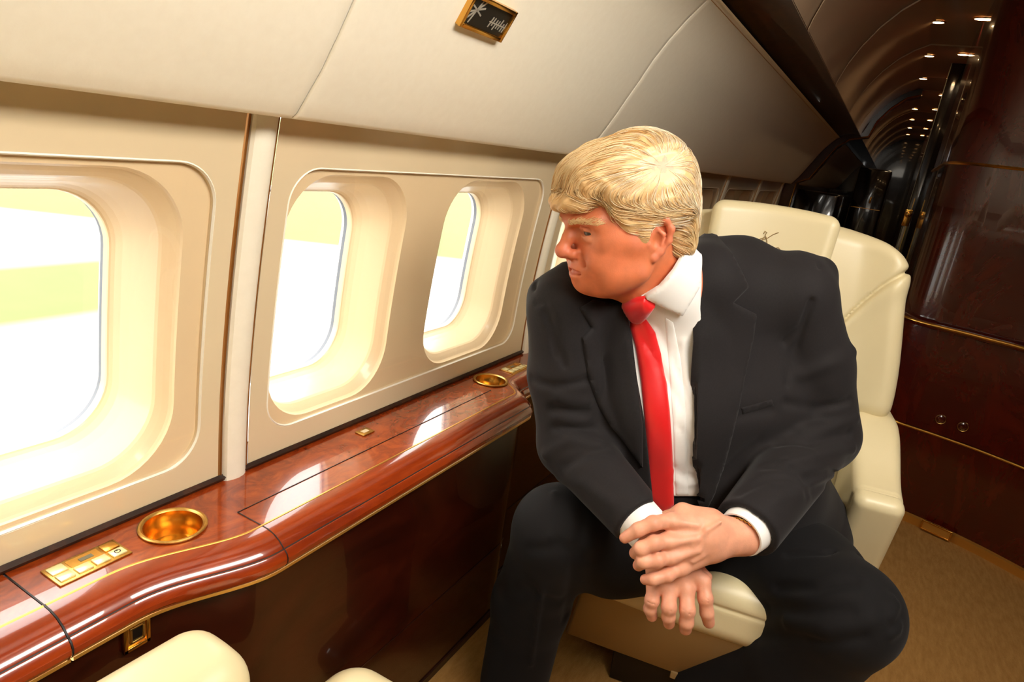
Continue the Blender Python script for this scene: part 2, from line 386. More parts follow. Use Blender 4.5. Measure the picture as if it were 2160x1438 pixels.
# ---- overhead bins: smooth ivory panels, seams at .70 and 1.71
binprof = [(-.80, 1.285), (-.775, 1.264), (-.757, 1.2585), (-.748, 1.2585), (-.741, 1.264), (-.727, 1.284), (-.700, 1.322), (-.672, 1.37), (-.648, 1.415), (-.622, 1.462), (-.597, 1.511), (-.566, 1.560), (-.530, 1.608), (-.493, 1.650), (-.480, 1.660), (-.470, 1.660)]
labels = ['ivory overhead bin panel nearest the camera, above the left window', 'ivory overhead bin panel with the small black sign on it', 'long ivory overhead bin panel darkening away behind the seated person\'s head', 'shaded overhead bin panel above the seat headrest, fourth from the camera', 'farthest shaded overhead bin panel in front of the end frame']
ye = [-.9, .700, 1.712, 6.08]
for i in range(3):
    a, b = ye[i] + .0022, ye[i + 1] - .0022
    rows = []
    for y, ins in [(a, .004), (a + .0006, .0015), (a + .003, 0)] + [(y, 0) for y in np.linspace(a + .02, b - .02, 12)] + [(b - .003, 0), (b - .0006, .0015), (b, .004)]:
        rows.append([(x - ins * .8, y, z + ins * .6) for x, z in binprof])
    s = MB(); s.grid(rows); o = s.build('overhead_bin', M['bin'], angle=60); tag(o, labels[i], 'overhead bin', 'row of overhead bins')
s = MB(); s.grid([[(x - .004, y, z + .003) for x, z in binprof[2:]] for y in (-.9, 6.08)]); tag(s.build('trim_21', M['seam']), kind='structure')
# ---- dark wood strip beside the ceiling
s = MB(); s.grid([[(x, y, z) for x, z in ((-.49, 1.662), (-.482, 1.672), (-.44, 1.690), (-.39, 1.700), (-.345, 1.700), (-.330, 1.694))] for y in np.linspace(-.9, 6.1, 20)])
tag(s.build('trim_22', M['strip']), kind='structure')
s = MB(); s.grid([[(x, y, z) for x, z in ((-.494, 1.652), (-.487, 1.654), (-.484, 1.664))] for y in np.linspace(-.9, 6.1, 8)]); tag(s.build('trim_23', M['inlay']), kind='structure')
# ---- concave ceiling
cp = [(-.332, 1.692), (-.325, 1.72), (-.305, 1.78), (-.27, 1.85), (-.22, 1.925), (-.16, 1.99), (-.10, 2.035), (-.05, 2.06), (-.03, 2.07), (.17, 2.07), (.22, 2.07), (1.0, 2.09), (1.8, 1.95), (2.2, 1.6)]
s = MB(); s.grid([[(x, y, z) for x, z in cp] for y in np.linspace(-2.2, 11.2, 40)]); tag(s.build('ceiling', M['ceil'], angle=60), kind='structure')
# shallow ribs where ceiling panels meet
for k, y in enumerate((2.2, 3.3, 4.4, 5.5, 6.15, 7.6, 9.1)):
    s = MB(); s.grid([[(x + .006, y + dy, z - dz) for x, z in cp[:11]] for dy, dz in ((-.012, -.001), (-.010, .006), (.010, .006), (.012, -.001))]); tag(s.build('trim_%d' % (30 + k), M['ceil']), kind='structure')
# closed shell: floor, right side, rear and front walls, outer lining
s = MB(); s.grid([[(x, y, 0) for x in np.linspace(-1.0, 2.3, 12)] for y in np.linspace(-2.2, 11.2, 30)]); tag(s.build('floor', M['carpet']), kind='structure')
s = MB(); s.grid([[(x, y, z) for x, z in ((2.2, 0), (2.25, .8), (2.2, 1.65))] for y in (-2.2, 11.2)]); tag(s.build('wall_right', M['cabinet']), kind='structure')
s = MB(); s.grid([[(x, -2.2, z) for z in (0, 2.2)] for x in (-1.0, 2.3)]); tag(s.build('wall_back', M['cabinet']), kind='structure')
s = MB(); s.grid([[(x, 11.15, z) for z in (0, 2.2)] for x in (-1.0, 2.3)]); tag(s.build('wall_front', M['black']), kind='structure')
def sheet(name, P, mt, kind='structure'):
    s = MB(); s.grid(P); return tag(s.build(name, mt, smooth=False), kind=kind)
sheet('wall_left', [[(x, y, 1.292) for x in (-.803, -1.03)] for y in (-2.2, 11.2)], M['dark'])
sheet('wall_left', [[(-1.03, y, z) for z in (1.29, 2.2)] for y in (-2.2, 11.2)], M['dark'])
sheet('ceiling', [[(x, y, 2.2) for x in (-1.03, 2.3)] for y in (-2.2, 11.2)], M['dark'])
sheet('wall_left', [[(x, y, .597) for x in (-.80, -1.03)] for y in (-2.2, 11.2)], M['dark'])
sheet('wall_left', [[(-1.03, y, z) for z in (0, .60)] for y in (-2.2, 11.2)], M['dark'])
sheet('wall_left', [[(-1.03, y, z) for z in (.59, 1.3)] for y in (-2.2, -.42)], M['dark'])
sheet('wall_left', [[(-1.03, y, z) for z in (.59, 1.3)] for y in (6.02, 11.2)], M['dark'])
for y in (-.42, .698, 1.7625, 2.83, 3.90, 4.97, 6.04): sheet('wall_left', [[(x, y, z) for z in (.597, 1.292)] for x in (-1.03, -.872)], M['dark'])
sheet('wall_left', [[(-.845, y, z) for z in (.60, 1.3)] for y in (6.08, 11.2)], M['panel'])
sheet('wall_left', [[(-.85, y, z) for z in (.60, 1.3)] for y in (-2.2, -.42)], M['panel'])
s = MB(); s.grid([[(x, y, z) for x, z in binprof] for y in (6.3, 11.2)]); tag(s.build('wall_left', M['ceil'], smooth=True), kind='structure')
# skin between the windows (behind the surrounds), hidden from inside but it stops stray daylight
# ---- exterior ground
gm = bpy.data.materials.new('airfield_ground'); gm.use_nodes = True; nt = gm.node_tree; bs = nt.nodes['Principled BSDF']; bs.inputs['Roughness'].default_value = .9
geo = nt.nodes.new('ShaderNodeNewGeometry'); sep = nt.nodes.new('ShaderNodeSeparateXYZ'); nt.links.new(geo.outputs['Position'], sep.inputs[0])
def mth(op, a, b=0.):
    n = nt.nodes.new('ShaderNodeMath'); n.operation = op
    for i, q in enumerate((a, b)):
        if isinstance(q, (int, float)): n.inputs[i].default_value = q
        else: nt.links.new(q, n.inputs[i])
    return n.outputs[0]
Xo, Yo = sep.outputs[0], sep.outputs[1]
def edge(v, c, w): return mth('MINIMUM', mth('MAXIMUM', mth('ADD', mth('MULTIPLY', mth('SUBTRACT', v, c), 1 / w), .5), 0), 1)
far = edge(mth('ADD', mth('MULTIPLY', Xo, -1), mth('MULTIPLY', Yo, 1.3)), 47.0, 1.2)     # grass beyond the taxiway
stripb = mth('MULTIPLY', edge(mth('MULTIPLY', Xo, -1), 15.3, 1.0), mth('SUBTRACT', 1, edge(mth('MULTIPLY', Xo, -1), 20.6, 1.0)))
stripb = mth('MULTIPLY', stripb, mth('SUBTRACT', 1, edge(Yo, 12.5, 2)))
gmask = mth('MINIMUM', mth('ADD', far, stripb), 1)
nz = nt.nodes.new('ShaderNodeTexNoise'); nz.inputs['Scale'].default_value = .5; nz.inputs['Detail'].default_value = 6
gr = nt.nodes.new('ShaderNodeValToRGB'); gr.color_ramp.elements[0].color = (.070, .090, .018, 1); gr.color_ramp.elements[1].color = (.090, .106, .026, 1); nt.links.new(nz.outputs[0], gr.inputs[0]); nt.links.new(geo.outputs['Position'], nz.inputs['Vector'])
mx = nt.nodes.new('ShaderNodeMix'); mx.data_type = 'RGBA'; nt.links.new(gmask, mx.inputs[0]); mx.inputs[6].default_value = (.24, .24, .235, 1); nt.links.new(gr.outputs[0], mx.inputs[7]); nt.links.new(mx.outputs[2], bs.inputs['Base Color'])
s = MB(); s.grid([[(x, y, -3.9) for x in np.linspace(-300, 30, 12)] for y in np.linspace(-200, 300, 12)]); tag(s.build('ground', gm), kind='structure')
# ============================================================ SIDE LEDGE
from mathutils.geometry import delaunay_2d_cdt
def gx(y):                                     # gold inlay line: the ledge is wider beside each seat
    y = np.asarray(y, float); return -.757 + .055 * smooth01((y - .43) / .19) - .072 * smooth01((y - 1.425) / .085) + .072 * smooth01((y - 2.2) / .2)
roll = [(0, .6605), (.012, .660), (.026, .6565), (.038, .650), (.046, .6425), (.0475, .640), (.050, .6395), (.0545, .635), (.0575, .628), (.057, .620), (.053, .613)]
def ledge(y0, y1, label, n, lid=None):
    L = thing('side_ledge', (-.8, (y0 + y1) / 2, .6), label, 'ledge', 'polished side ledges')
    ys = np.linspace(y0, y1, n)
    def yl(y): return ys[(ys >= y[0]) & (ys <= y[1])]
    s = MB(); hs = [(-.7935, yc) for yc in (.544, 1.458) if y0 < yc < y1]
    yb = np.linspace(y0, y1, max(8, int((y1 - y0) / .02))); V2 = [(-.86, y0)] + [(float(gx(y)) - .0008, y) for y in yb] + [(-.86, y1)]; n_ = len(V2); E2 = [(i, (i + 1) % n_) for i in range(n_)]
    for hc in hs:
        b_ = len(V2); V2 += [(hc[0] + .041 * math.cos(a), hc[1] + .041 * math.sin(a)) for a in np.linspace(0, 2 * PI, 48, endpoint=False)]; E2 += [(b_ + i, b_ + (i + 1) % 48) for i in range(48)]
    r_ = delaunay_2d_cdt([Vector(p) for p in V2], E2, [], 1, 1e-6)
    s.add([(p.x, p.y, .66) for p in r_[0]], [tuple(f) for f in r_[2] if all(math.hypot(sum(r_[0][i].x for i in f) / len(f) - h_[0], sum(r_[0][i].y for i in f) / len(f) - h_[1]) > .0408 for h_ in hs)])
    s.grid([[(x, y, .60) for x in np.linspace(-.86, gx(y) + .03, 3)] for y in ys]) if not hs else None; [s.add([(-.86, y, .66), (gx(y), y, .66), (gx(y), y, .60), (-.86, y, .60)], [(0, 1, 2, 3)]) for y in (ys[0], ys[-1])]
    s.build('ledge_top', M['burl'], L)
    s = MB(); s.grid([[(gx(y) + a, y, z) for a, z in roll] for y in ys])
    for y in (ys[0], ys[-1]): s.add([(gx(y) + a, y, z) for a, z in roll] + [(gx(y), y, .613)], [tuple(range(len(roll) + 1))])
    s.build('rolled_edge', M['roll'], L, angle=25)
    s = MB(); s.grid([[(gx(y) + a, y, z) for a, z in ((-.0022, .6601), (-.0012, .6614), (.0012, .6614), (.0022, .6601))] for y in ys]); s.build('inlay', M['inlay'], L)
    s = MB(); s.grid([[(gx(y) + a, y, z) for a, z in ((.0545, .6135), (.0545, .6085), (.051, .6065), (.040, .6065), (.030, .604))] for y in ys]); s.build('gold_strip', M['inlay'], L)
    s = MB(); s.grid([[(gx(y) + a, y, z) for a, z in ((.0472, .6410), (.0482, .6408), (.0488, .6401))] for y in ys]); s.build('groove', M['dark'], L)
    return L
def seamcut(y, L, x0=None):
    pr = [(x0 if x0 is not None else -.853, .661)] + [(float(gx(y)) + a + .0006, z + .0004) for a, z in roll]
    s = MB(); s.grid([[(x, y + d, z) for x, z in pr] for d in (-.0010, .0010)]); s.build('seam', M['dark'], L)
L0 = ledge(-.7, .3485, 'polished mahogany side ledge at the bottom left corner', 30)
L1 = ledge(.3515, 1.80, 'long polished mahogany side ledge with two gold cup holders', 120)
L2 = ledge(1.803, 6.08, 'polished mahogany side ledge behind the seated person', 90)
seamcut(.350, L1); 
# the pull-out lid in the middle: seams round it
lp = [(.628, -.757), (1.40, -.757)]
s = MB(); s.box((-.757, 1.014, .6605), (.0014, .772, .0012)); s.build('lid_seam', M['dark'], L1); seamcut(.628, L1, -.757)
# cup holders
def cup(c, L):
    n = 48; ch = MB(); R0 = .040
    ch.lathe(c, [(.047, .0004), (.047, .0022), (.0455, .0034), (.043, .0034), (.0413, .0022), (R0, .0008)], n); rim = ch.build('cup_holder', M['goldsoft'], L)
    s = MB(); s.lathe(c, [(R0, .001), (R0 - .001, -.012), (R0 - .002, -.0135), (R0 - .004, -.03), (R0 - .006, -.036), (.02, -.036), (.0002, -.036)], n); s.build('cup_well', M['gold'], rim)
# cut the holes for the cups in the ledge top with booleans applied as meshes
def cut_hole(obj, c, r):
    pass
for yc in (.544, 1.458):
    cup((-.7935, yc, .6612), L1)
# key panel with buttons
def keypad(yc, L, detail=True):
    cx = -.7995
    s = MB(); s.box((cx, yc, .6612), (.046, .094, .0024)); kp = s.build('control_panel', M['goldsoft'], L, bevel=.0008)
    s = MB(); s.box((cx - .009, yc, .6626), (.018, .040, .0008)); s.build('display_strip', M['gold'], kp)
    s = MB(); s.box((cx - .008, yc + .002, .6632), (.007, .017, .0008)); s.build('display', mat('lcd_grey', srgb(110, 104, 80), .3), kp)
    cream = mat('cream_gold_button', srgb(240, 226, 170), .25, metal=.35)
    for k in range(4):
        s = MB(); s.box((cx + .0105, yc - .034 + .0225 * k, .6635), (.0155, .0185, .0028)); b = s.build('button', cream, kp, bevel=.0008)
        if k == 3:
            q = MB(); q.lathe((cx + .0105, yc - .034 + .0225 * 3, .6651), [(.0028, 0), (.0042, 0)], 18); q.lathe((cx + .0085, yc - .034 + .0225 * 3, .6652), [(0, 0), (.0013, 0)], 12); q.build('symbol', M['dark'], b)
    for k in (-1, 1):
        s = MB(); s.box((cx - .0095, yc + k * .0335, .6632), (.0175, .0195, .0024)); s.build('button', M['gold'] if k > 0 else cream, kp, bevel=.0008)
keypad(.425, L1); keypad(1.600, L1)
# small gold catch
s = MB(); s.box((-.812, .985, .6618), (.024, .034, .0026)); lt = s.build('catch', M['goldsoft'], L1, bevel=.0006)
s = MB(); s.box((-.812, .985, .6632), (.010, .016, .0012)); s.build('catch_button', M['panel'], lt)
# ---- wood panelling below the ledge
s = MB(); s.grid([[(gx(y) + .030 - .01 * 0, y, z) for z in np.linspace(.0, .607, 6)] for y in np.linspace(-.7, 6.1, 220)]); lw = s.build('wall_left', M['lower']); tag(lw, kind='structure')
s = MB(); s.grid([[(gx(y) + .0312, y, z) for z in (.2345, .2365)] for y in np.linspace(-.7, 6.1, 220)]); s.build('panel_joint', M['strip'], lw)
s = MB(); s.grid([[(gx(y) + a, y, z) for a, z in ((.03, .02), (.034, .02), (.034, .0), (.03, 0))] for y in np.linspace(-.7, 6.1, 120)]); tag(s.build('baseboard_left', M['strip']), kind='structure')
# ---- gold power outlet on the panelling
T = thing('power_outlet', (-.726, .43, .575), 'gold-framed power outlet on the dark wood below the cup holder', 'power outlet')
xo = -.7255
s = MB()
for dy, dz, wy, wz in ((-.0155, 0, .006, .048), (.0155, 0, .006, .048), (0, .021, .037, .006), (0, -.021, .037, .006)): s.box((xo + .003, 0.441 + dy, .586 + dz - .008), (.005, wy, wz))
s.build('outer_frame', M['gold'], T, bevel=.0008)
s = MB()
for dy, dz, wy, wz in ((-.0085, 0, .003, .024), (.0085, 0, .003, .024), (0, .011, .02, .003), (0, -.011, .02, .003)): s.box((xo + .004, 0.441 + dy, .578 + dz), (.004, wy, wz))
s.build('inner_frame', M['goldsoft'], T, bevel=.0005)
s = MB(); s.box((xo + .001, 0.441, .578), (.003, .026, .036)); s.build('backplate', M['inlay'], T)
s = MB(); s.box((xo + .003, 0.441, .578), (.003, .014, .018)); s.build('socket', M['black'], T)
# ---- black sign on the bin
def on_bin(y, z, off=0):
    zs = np.array([p[1] for p in binprof[4:14]]); xs = np.array([p[0] for p in binprof[4:14]])
    x = np.interp(z, zs, xs); dx = np.interp(z + .01, zs, xs) - np.interp(z - .01, zs, xs); n = np.array([.02, 0, -dx]); n /= np.linalg.norm(n)
    return np.array([x, y, z]) + n * off, n
z0 = 1.4535; yc = .972; P0, N0 = on_bin(yc, z0)
U0 = np.array([0, 1., 0]); V0 = np.cross(N0, U0); V0 = V0 if V0[2] > 0 else -V0
ang = math.radians(0); Rs = np.array([U0, V0, N0]).T
T = thing('sign', tuple(P0), 'small gold-framed black sign with grey markings on the ivory bin panel', 'sign')
def sbox(mb, u, v, n, su, sv, sn, rot=0):
    c = P0 + U0 * u + V0 * v + N0 * n; Rz = np.array([[math.cos(rot), -math.sin(rot), 0], [math.sin(rot), math.cos(rot), 0], [0, 0, 1]]); mb.box(c, (su, sv, sn), Rs @ Rz)
hw, hh = .060, .0235
s = MB(); sbox(s, -hw, 0, .004, .007, 2 * hh + .007, .012); sbox(s, hw, 0, .004, .007, 2 * hh + .007, .012); sbox(s, 0, -hh, .004, 2 * hw - .007, .007, .012); sbox(s, 0, hh, .004, 2 * hw - .007, .007, .012); s.build('frame', M['gold'], T, bevel=.001)
s = MB(); sbox(s, 0, 0, .002, 2 * hw, 2 * hh, .006); s.build('plate', mat('matt_black_plate', srgb(24, 20, 16), .45, spec=.3), T)
mk = mat('grey_sign_marks', srgb(150, 142, 128), .6)
s = MB()
for a, L_ in ((1.25, .046), (.35, .040), (-.35, .034), (.8, .05)): sbox(s, -.037, .004, .0056, L_, .0026, .0008, a)
for i in range(7):
    sbox(s, .012 + i * .0072, -.004 + .002 * math.sin(i * 2.1), .0056, .0022, .018 - .004 * (i % 2), .0008, -.25)
sbox(s, .034, -.004, .0056, .052, .0022, .0008, .0)
s.build('marking', mk, T)
# ---- ceiling lights
LL = []
for row, x in enumerate((-.02, .142)):
    for k in range(8):
        y = 3.86 + k * (.86 if k < 3 else .93) - (.1 if row else 0)
        if k >= 3: y = 3.86 + 3 * .86 + (k - 3) * .98 - (.1 if row else 0)
        lb = ['nearest', 'second', 'third', 'fourth', 'fifth', 'sixth', 'seventh', 'farthest'][k]
        T = thing('ceiling_light', (x, y, 2.068), '%s small recessed ceiling light in the %s row along the aisle' % (lb, ('left', 'right')[row]), 'ceiling light', 'recessed aisle lights')
        s = MB(); s.lathe((x, y, 2.066), [(.034, .003), (.034, 0), (.030, -.003), (.026, -.001), (.025, .003)], 24); s.build('ring', M['gold'], T)
        s = MB(); s.lathe((x, y, 2.0655), [(.0001, -.002), (.015, -.0016), (.026, 0)], 24); s.build('lens', M['lamp'], T)
        o = light('ceiling_lamp', 'SPOT', (x, y, 2.055), (0, 0, 0), 3.0 if k < 5 else 2, (1, .72, .42), spot_size=2.4, spot_blend=.6, shadow_soft_size=.03); o.parent = T; o.location = (0, 0, -.013)
# ---- far frame and partitions
s = MB(); pr = [(-.86, .0), (-.80, 1.28), (-.70, 1.33), (-.55, 1.60), (-.46, 1.68), (-.32, 1.72), (-.28, 1.84), (-.2, 1.95), (-.1, 2.04), (.0, 2.075)]
inn = [(x + .10 * (1 - i / 9.), z - .05 * (i / 9.)) for i, (x, z) in enumerate(pr)]
s.grid([[(a[0], 6.1, a[1]), (b[0], 6.1, b[1]), (b[0], 6.3, b[1]), (a[0], 6.3, a[1])] for a, b in zip(pr, inn)], closed_v=True)
tag(s.build('trim_40', M['lower']), kind='structure')
s = MB(); s.tube([(a[0] + .002, 6.095, a[1]) for a in inn], .007, 8); tag(s.build('trim_41', M['gold']), kind='structure')
# galley units deep in the cabin: dark glossy cabinets either side of the aisle
def unit(name, x0, x1, y0, y1, z0, z1, mt, label, cat, doors=(), handles=(), gold=True):
    T = thing(name, ((x0 + x1) / 2, (y0 + y1) / 2, z0), label, cat)
    s = MB(); s.box(((x0 + x1) / 2, (y0 + y1) / 2, (z0 + z1) / 2), (x1 - x0, y1 - y0, z1 - z0)); s.build('body', mt, T, bevel=.02, seg=3)
    for z in doors:
        s = MB(); s.box(((x0 + x1) / 2, y0 - .002, z), (x1 - x0 - .03, .006, .006)); s.build('gold_line', M['gold'], T)
    for hx, hz in handles:
        s = MB(); s.box((hx, y0 - .006, hz), (.022, .012, .07)); s.build('handle', M['gold'], T, bevel=.003)
    return T
unit('galley_cabinet', -.80, -.42, 7.1, 8.6, 0, 1.22, M['black'], 'dark glossy cabinet at the far left end of the cabin', 'cabinet', (1.0,))
unit('galley_cabinet', -.40, -.06, 8.9, 10.4, 0, 1.55, M['black'], 'far black glossy cabinet standing across the end of the aisle', 'cabinet', (1.1,), ((-.2, 1.2),))
# aisle-side glossy wall, its door frame and gold latch
s = MB(); s.box((.205, 7.6, 1.04), (.03, 6.9, 2.08)); w = s.build('wall_aisle', M['cabinet'], bevel=.004); tag(w, kind='structure')
T = thing('door_frame', (.13, 4.85, 0), 'dark partition post with gold edge strips beside the aisle', 'door frame')
s = MB(); s.box((.148, 4.88, 1.03), (.082, .05, 2.06)); s.build('post', M['black'], T, bevel=.004)
s = MB(); s.box((.106, 4.855, 1.03), (.004, .008, 2.06)); s.build('gold_edge', M['steel'], T)
s = MB(); s.box((.128, 4.850, .64), (.004, .008, 1.28)); s.build('gold_edge', M['goldsoft'], T)
s = MB(); s.box((.118, 4.842, 1.16), (.040, .02, .10)); s.lathe((.118, 4.83, 1.18), [(.0001, -.012), (.014, -.010), (.018, 0)], 16, ax=1); s.build('latch', M['gold'], T, bevel=.004)
# ---- big glossy cabinet on the right: rounded corner column, counter and drawers
T = thing('credenza', (.6, 3.1, 0), 'large dark red glossy mahogany cabinet with gold lines at the right edge', 'cabinet')
def plan(t, grow=0.):
    """front of the cabinet in plan: rounded corner by the aisle, then a gentle bulge toward the aisle"""
    P = np.array([(.135, 4.3), (.135, 3.6), (.137, 3.3), (.150, 3.17), (.19, 3.085), (.26, 3.045), (.38, 3.02), (.52, 2.98), (.66, 2.915), (.80, 2.83), (.98, 2.70), (1.2, 2.52), (1.5, 2.3)])
    s_ = np.concatenate([[0], np.cumsum(np.linalg.norm(np.diff(P, axis=0), axis=1))]); u = t * s_[-1]
    p = np.array([np.interp(u, s_, P[:, 0]), np.interp(u, s_, P[:, 1])]); q = np.array([np.interp(u + .05, s_, P[:, 0]), np.interp(u + .05, s_, P[:, 1])]); r = np.array([np.interp(u - .05, s_, P[:, 0]), np.interp(u - .05, s_, P[:, 1])])
    d = q - r; d /= np.linalg.norm(d) + 1e-9; n = np.array([d[1], -d[0]]); n = -n if n[1] > 0 and abs(n[1]) > abs(n[0]) else n
    if n[0] > 0 and abs(n[0]) > abs(n[1]): n = -n
    return p + n * grow
ts = np.linspace(0.02, .98, 70)
def band(prof, mt, name, parent=T, t=ts, ang=35):
    s = MB(); s.grid([[(*plan(tt, g), z) for g, z in prof] for tt in t]); return s.build(name, mt, parent, angle=ang)
band([(-.02, 1.432), (-.02, 2.09)], M['cabinet'], 'upper_panel')
band([(-.02, .83), (-.02, 1.424)], M['cabinet'], 'middle_panel')
band([(-.03, 1.422), (-.014, 1.4225), (-.011, 1.428), (-.014, 1.4335), (-.03, 1.434)], M['gold'], 'gold_line')
ct = band([(-.06, .832), (.012, .832), (.022, .826), (.026, .815), (.022, .803), (.0, .798)], M['cabinet'], 'countertop')
band([(.0232, .8235), (.0272, .8185), (.0275, .8145), (.0262, .8115)], M['gold'], 'gold_line')
band([(.0, .80), (.004, .40)], M['cabinet'], 'drawer_front')
band([(-.01, .400), (.0085, .398), (.010, .394), (.0085, .390), (-.01, .388)], M['gold'], 'gold_line')
band([(.004, .388), (.0, .02)], M['cabinet'], 'lower_front')
band([(.0, .0), (.006, .0), (.012, .035), (.0, .04)], M['inlay'], 'base_trim')
for kx in (.400, .462):
    # knobs at their places on the drawer front
    tt = min(ts, key=lambda t: abs(plan(t)[0] - kx)); p = plan(tt, .004)
    s = MB(); s.lathe((p[0], p[1] - .004, .462), [(.0001, -.014), (.008, -.013), (.011, -.008), (.0115, -.004), (.0165, -.002), (.0165, .004)], 24, ax=1); s.build('knob', M['cabinet'], T)
    s = MB(); s.lathe((p[0], p[1] - .004, .462), [(.0165, -.002), (.0182, -.003), (.0182, .004)], 24, ax=1); s.build('knob_ring', M['goldsoft'], T)
# gold floor catch
T = thing('floor_catch', (.47, 2.9, .02), 'small gold latch fixed at the foot of the right cabinet', 'latch')
tt = min(ts, key=lambda t: abs(plan(t)[0] - .50)); p = plan(tt, .03); th = math.atan2(*(plan(tt + .02) - plan(tt - .02))[::-1]); R = np.array([[math.cos(th), -math.sin(th), 0], [math.sin(th), math.cos(th), 0], [0, 0, 1]])
s = MB()
for du, dz, a, b in ((0, .018, .11, .006), (0, -.018, .11, .006), (-.052, 0, .006, .036), (.052, 0, .006, .036)): s.box(R @ np.array([du, 0, dz]) + [p[0], p[1], .028], (a, .008, b), R)
s.build('frame', M['gold'], T, bevel=.001)
s = MB(); s.box((p[0], p[1] + .004, .028), (.10, .006, .03), R); s.build('plate', M['inlay'], T)
# ============================================================ SEATS
def frame_fn(O, th):
    c, s_ = math.cos(th), math.sin(th); R = np.array([[c, s_, 0], [-s_, c, 0], [0, 0, 1]])   # rows: right, back, up
    return (lambda p: (np.asarray(p) - O) @ R.T), (lambda q: np.asarray(q) @ R + O)
def club_seat(O, th, label, recline=.18, arms=True, full=True):
    loc, wor = frame_fn(np.array(O, float), th)
    T = thing('club_seat', tuple(map(float, O)), label, 'seat', None)
    def mk(name, sh, lo, hi, h, mt, parent=T):
        S = Shape(); S.u(sh)
        v, f = S.poly(lo, hi, h); return fastmesh(name, wor(v), f, mt, parent)
    # backrest: a broad slab leaning back, wings at the sides, rounded top corners, seam grooves
    def lean(q):                                   # unroll the recline about (v=.22, z=.42)
        a = recline; y, z = q[:, 1] - .20, q[:, 2] - .42
        return np.column_stack([q[:, 0], y * math.cos(a) - z * math.sin(a), y * math.sin(a) + z * math.cos(a)])
    def back(q):
        p = lean(q); w = .345 - .045 * smooth01((p[:, 2] - .35) / .40) - .035 * smooth01((p[:, 2] - .68) / .10) ** 2
        x = np.abs(p[:, 0]) / w
        fr = -.035 - .035 * smooth01((x - .62) / .38) + .012 * np.cos(p[:, 2] * 5)   # front face comes forward at the wings
        y0, y1 = fr, .11
        dy = np.maximum(y0 - p[:, 1], p[:, 1] - y1); dx = (np.abs(p[:, 0]) - w); z1 = .776 - .05 * x ** 4; dz = np.maximum(.312 - p[:, 2], p[:, 2] - z1)
        r = .045; m_ = np.stack([dx + r, dy + r, dz + r], 1)
        d = np.linalg.norm(np.maximum(m_, 0), axis=1) + np.minimum(m_.max(1), 0) - r
        # curved seam separating the side bolster, running up and outward
        sl = p[:, 2] - (.40 + .30 * np.sin(np.clip((np.abs(p[:, 0]) - .12) / .22, 0, 1) * PI / 2))
        g = np.where((np.abs(p[:, 0]) > .12) & (p[:, 1] < .02), (.010 * np.exp(-(sl / .008) ** 2) - .005 * np.exp(-((sl + .03) / .03) ** 2)) * smooth01((.335 - np.abs(p[:, 0])) / .03), 0)
        return d * .85 + g
    mk('backrest', back, (-.42, -.15, .6), (.42, .5, 1.30), .0048, M['leather'])
    def lower_back(q):
        p = lean(q); w = .33; m_ = np.stack([np.abs(p[:, 0]) - w + .03, np.abs(p[:, 1] - .03) - .08 + .03, np.abs(p[:, 2] - .17) - .165 + .03], 1)
        return np.linalg.norm(np.maximum(m_, 0), axis=1) + np.minimum(m_.max(1), 0) - .03
    mk('lumbar_section', lower_back, (-.42, -.05, .38), (.42, .45, .85), .007, M['leather'])
    def head(q):
        p = lean(q) - np.array([-.028, -.075, .672]); w = .146 + .05 * p[:, 2]
        m_ = np.stack([np.abs(p[:, 0]) - w + .028, np.abs(p[:, 1] - .018 * (p[:, 0] / .14) ** 2 * -1) - .038 + .028, np.abs(p[:, 2]) - .105 - .012 * (1 - (p[:, 0] / .15) ** 2) + .028], 1)
        return (np.linalg.norm(np.maximum(m_, 0), axis=1) + np.minimum(m_.max(1), 0) - .028) * .9
    hr = mk('headrest', head, (-.2, -.05, 1.0), (.2, .40, 1.35), .005, M['leather'])
    def cushion(q):
        p = q - np.array([0, 0, .388]); m_ = np.stack([np.abs(p[:, 0]) - .262 + .045, np.abs(p[:, 1] + .01) - .25 + .045, np.abs(p[:, 2]) - .062 - .012 * (1 - (p[:, 0] / .26) ** 2) + .045], 1)
        g = .004 * np.exp(-((p[:, 2] - .02) / .004) ** 2)
        return np.linalg.norm(np.maximum(m_, 0), axis=1) + np.minimum(m_.max(1), 0) - .045 + g
    mk('seat_cushion', cushion, (-.30, -.30, .24), (.30, .30, .50), .006, M['leather'])
    if arms:
        for sg in (-1, 1):
            def arm(q):
                p = q.copy(); x = sg * p[:, 0]; top = .655 + .10 * smooth01((p[:, 1] + .02) / .24) - .02 * smooth01((.0 - p[:, 1]) / .1)
                yf = -.06 + .30 * np.clip((.64 - p[:, 2]) / .4, 0, 1) * .35
                m_ = np.stack([np.abs(x - .315) - .052 + .025, np.maximum(yf - p[:, 1], p[:, 1] - .36) + .025, np.maximum(.22 - p[:, 2], p[:, 2] - top) + .025], 1)
                g = .0025 * (np.exp(-((p[:, 1] + .02) / .0022) ** 2) + np.exp(-((p[:, 1] + .012) / .0022) ** 2)) * (p[:, 2] > .6)
                return (np.linalg.norm(np.maximum(m_, 0), axis=1) + np.minimum(m_.max(1), 0) - .025) * .85 + g
            mk('armrest', arm, (.24 * 1 if sg > 0 else -.39, -.14, .18), (.39 if sg > 0 else -.24, .42, .82), .005, M['leather'])
    s = MB(); P = []
    def pb(u0, v0, u1, v1, z0, z1, taper):
        return [(u0, v0, z0), (u1, v0, z0), (u1, v1, z0), (u0, v1, z0), (u0 - taper, v0 - taper * 2.2, z1), (u1 + taper, v0 - taper * 2.2, z1), (u1 + taper, v1, z1), (u0 - taper, v1, z1)]
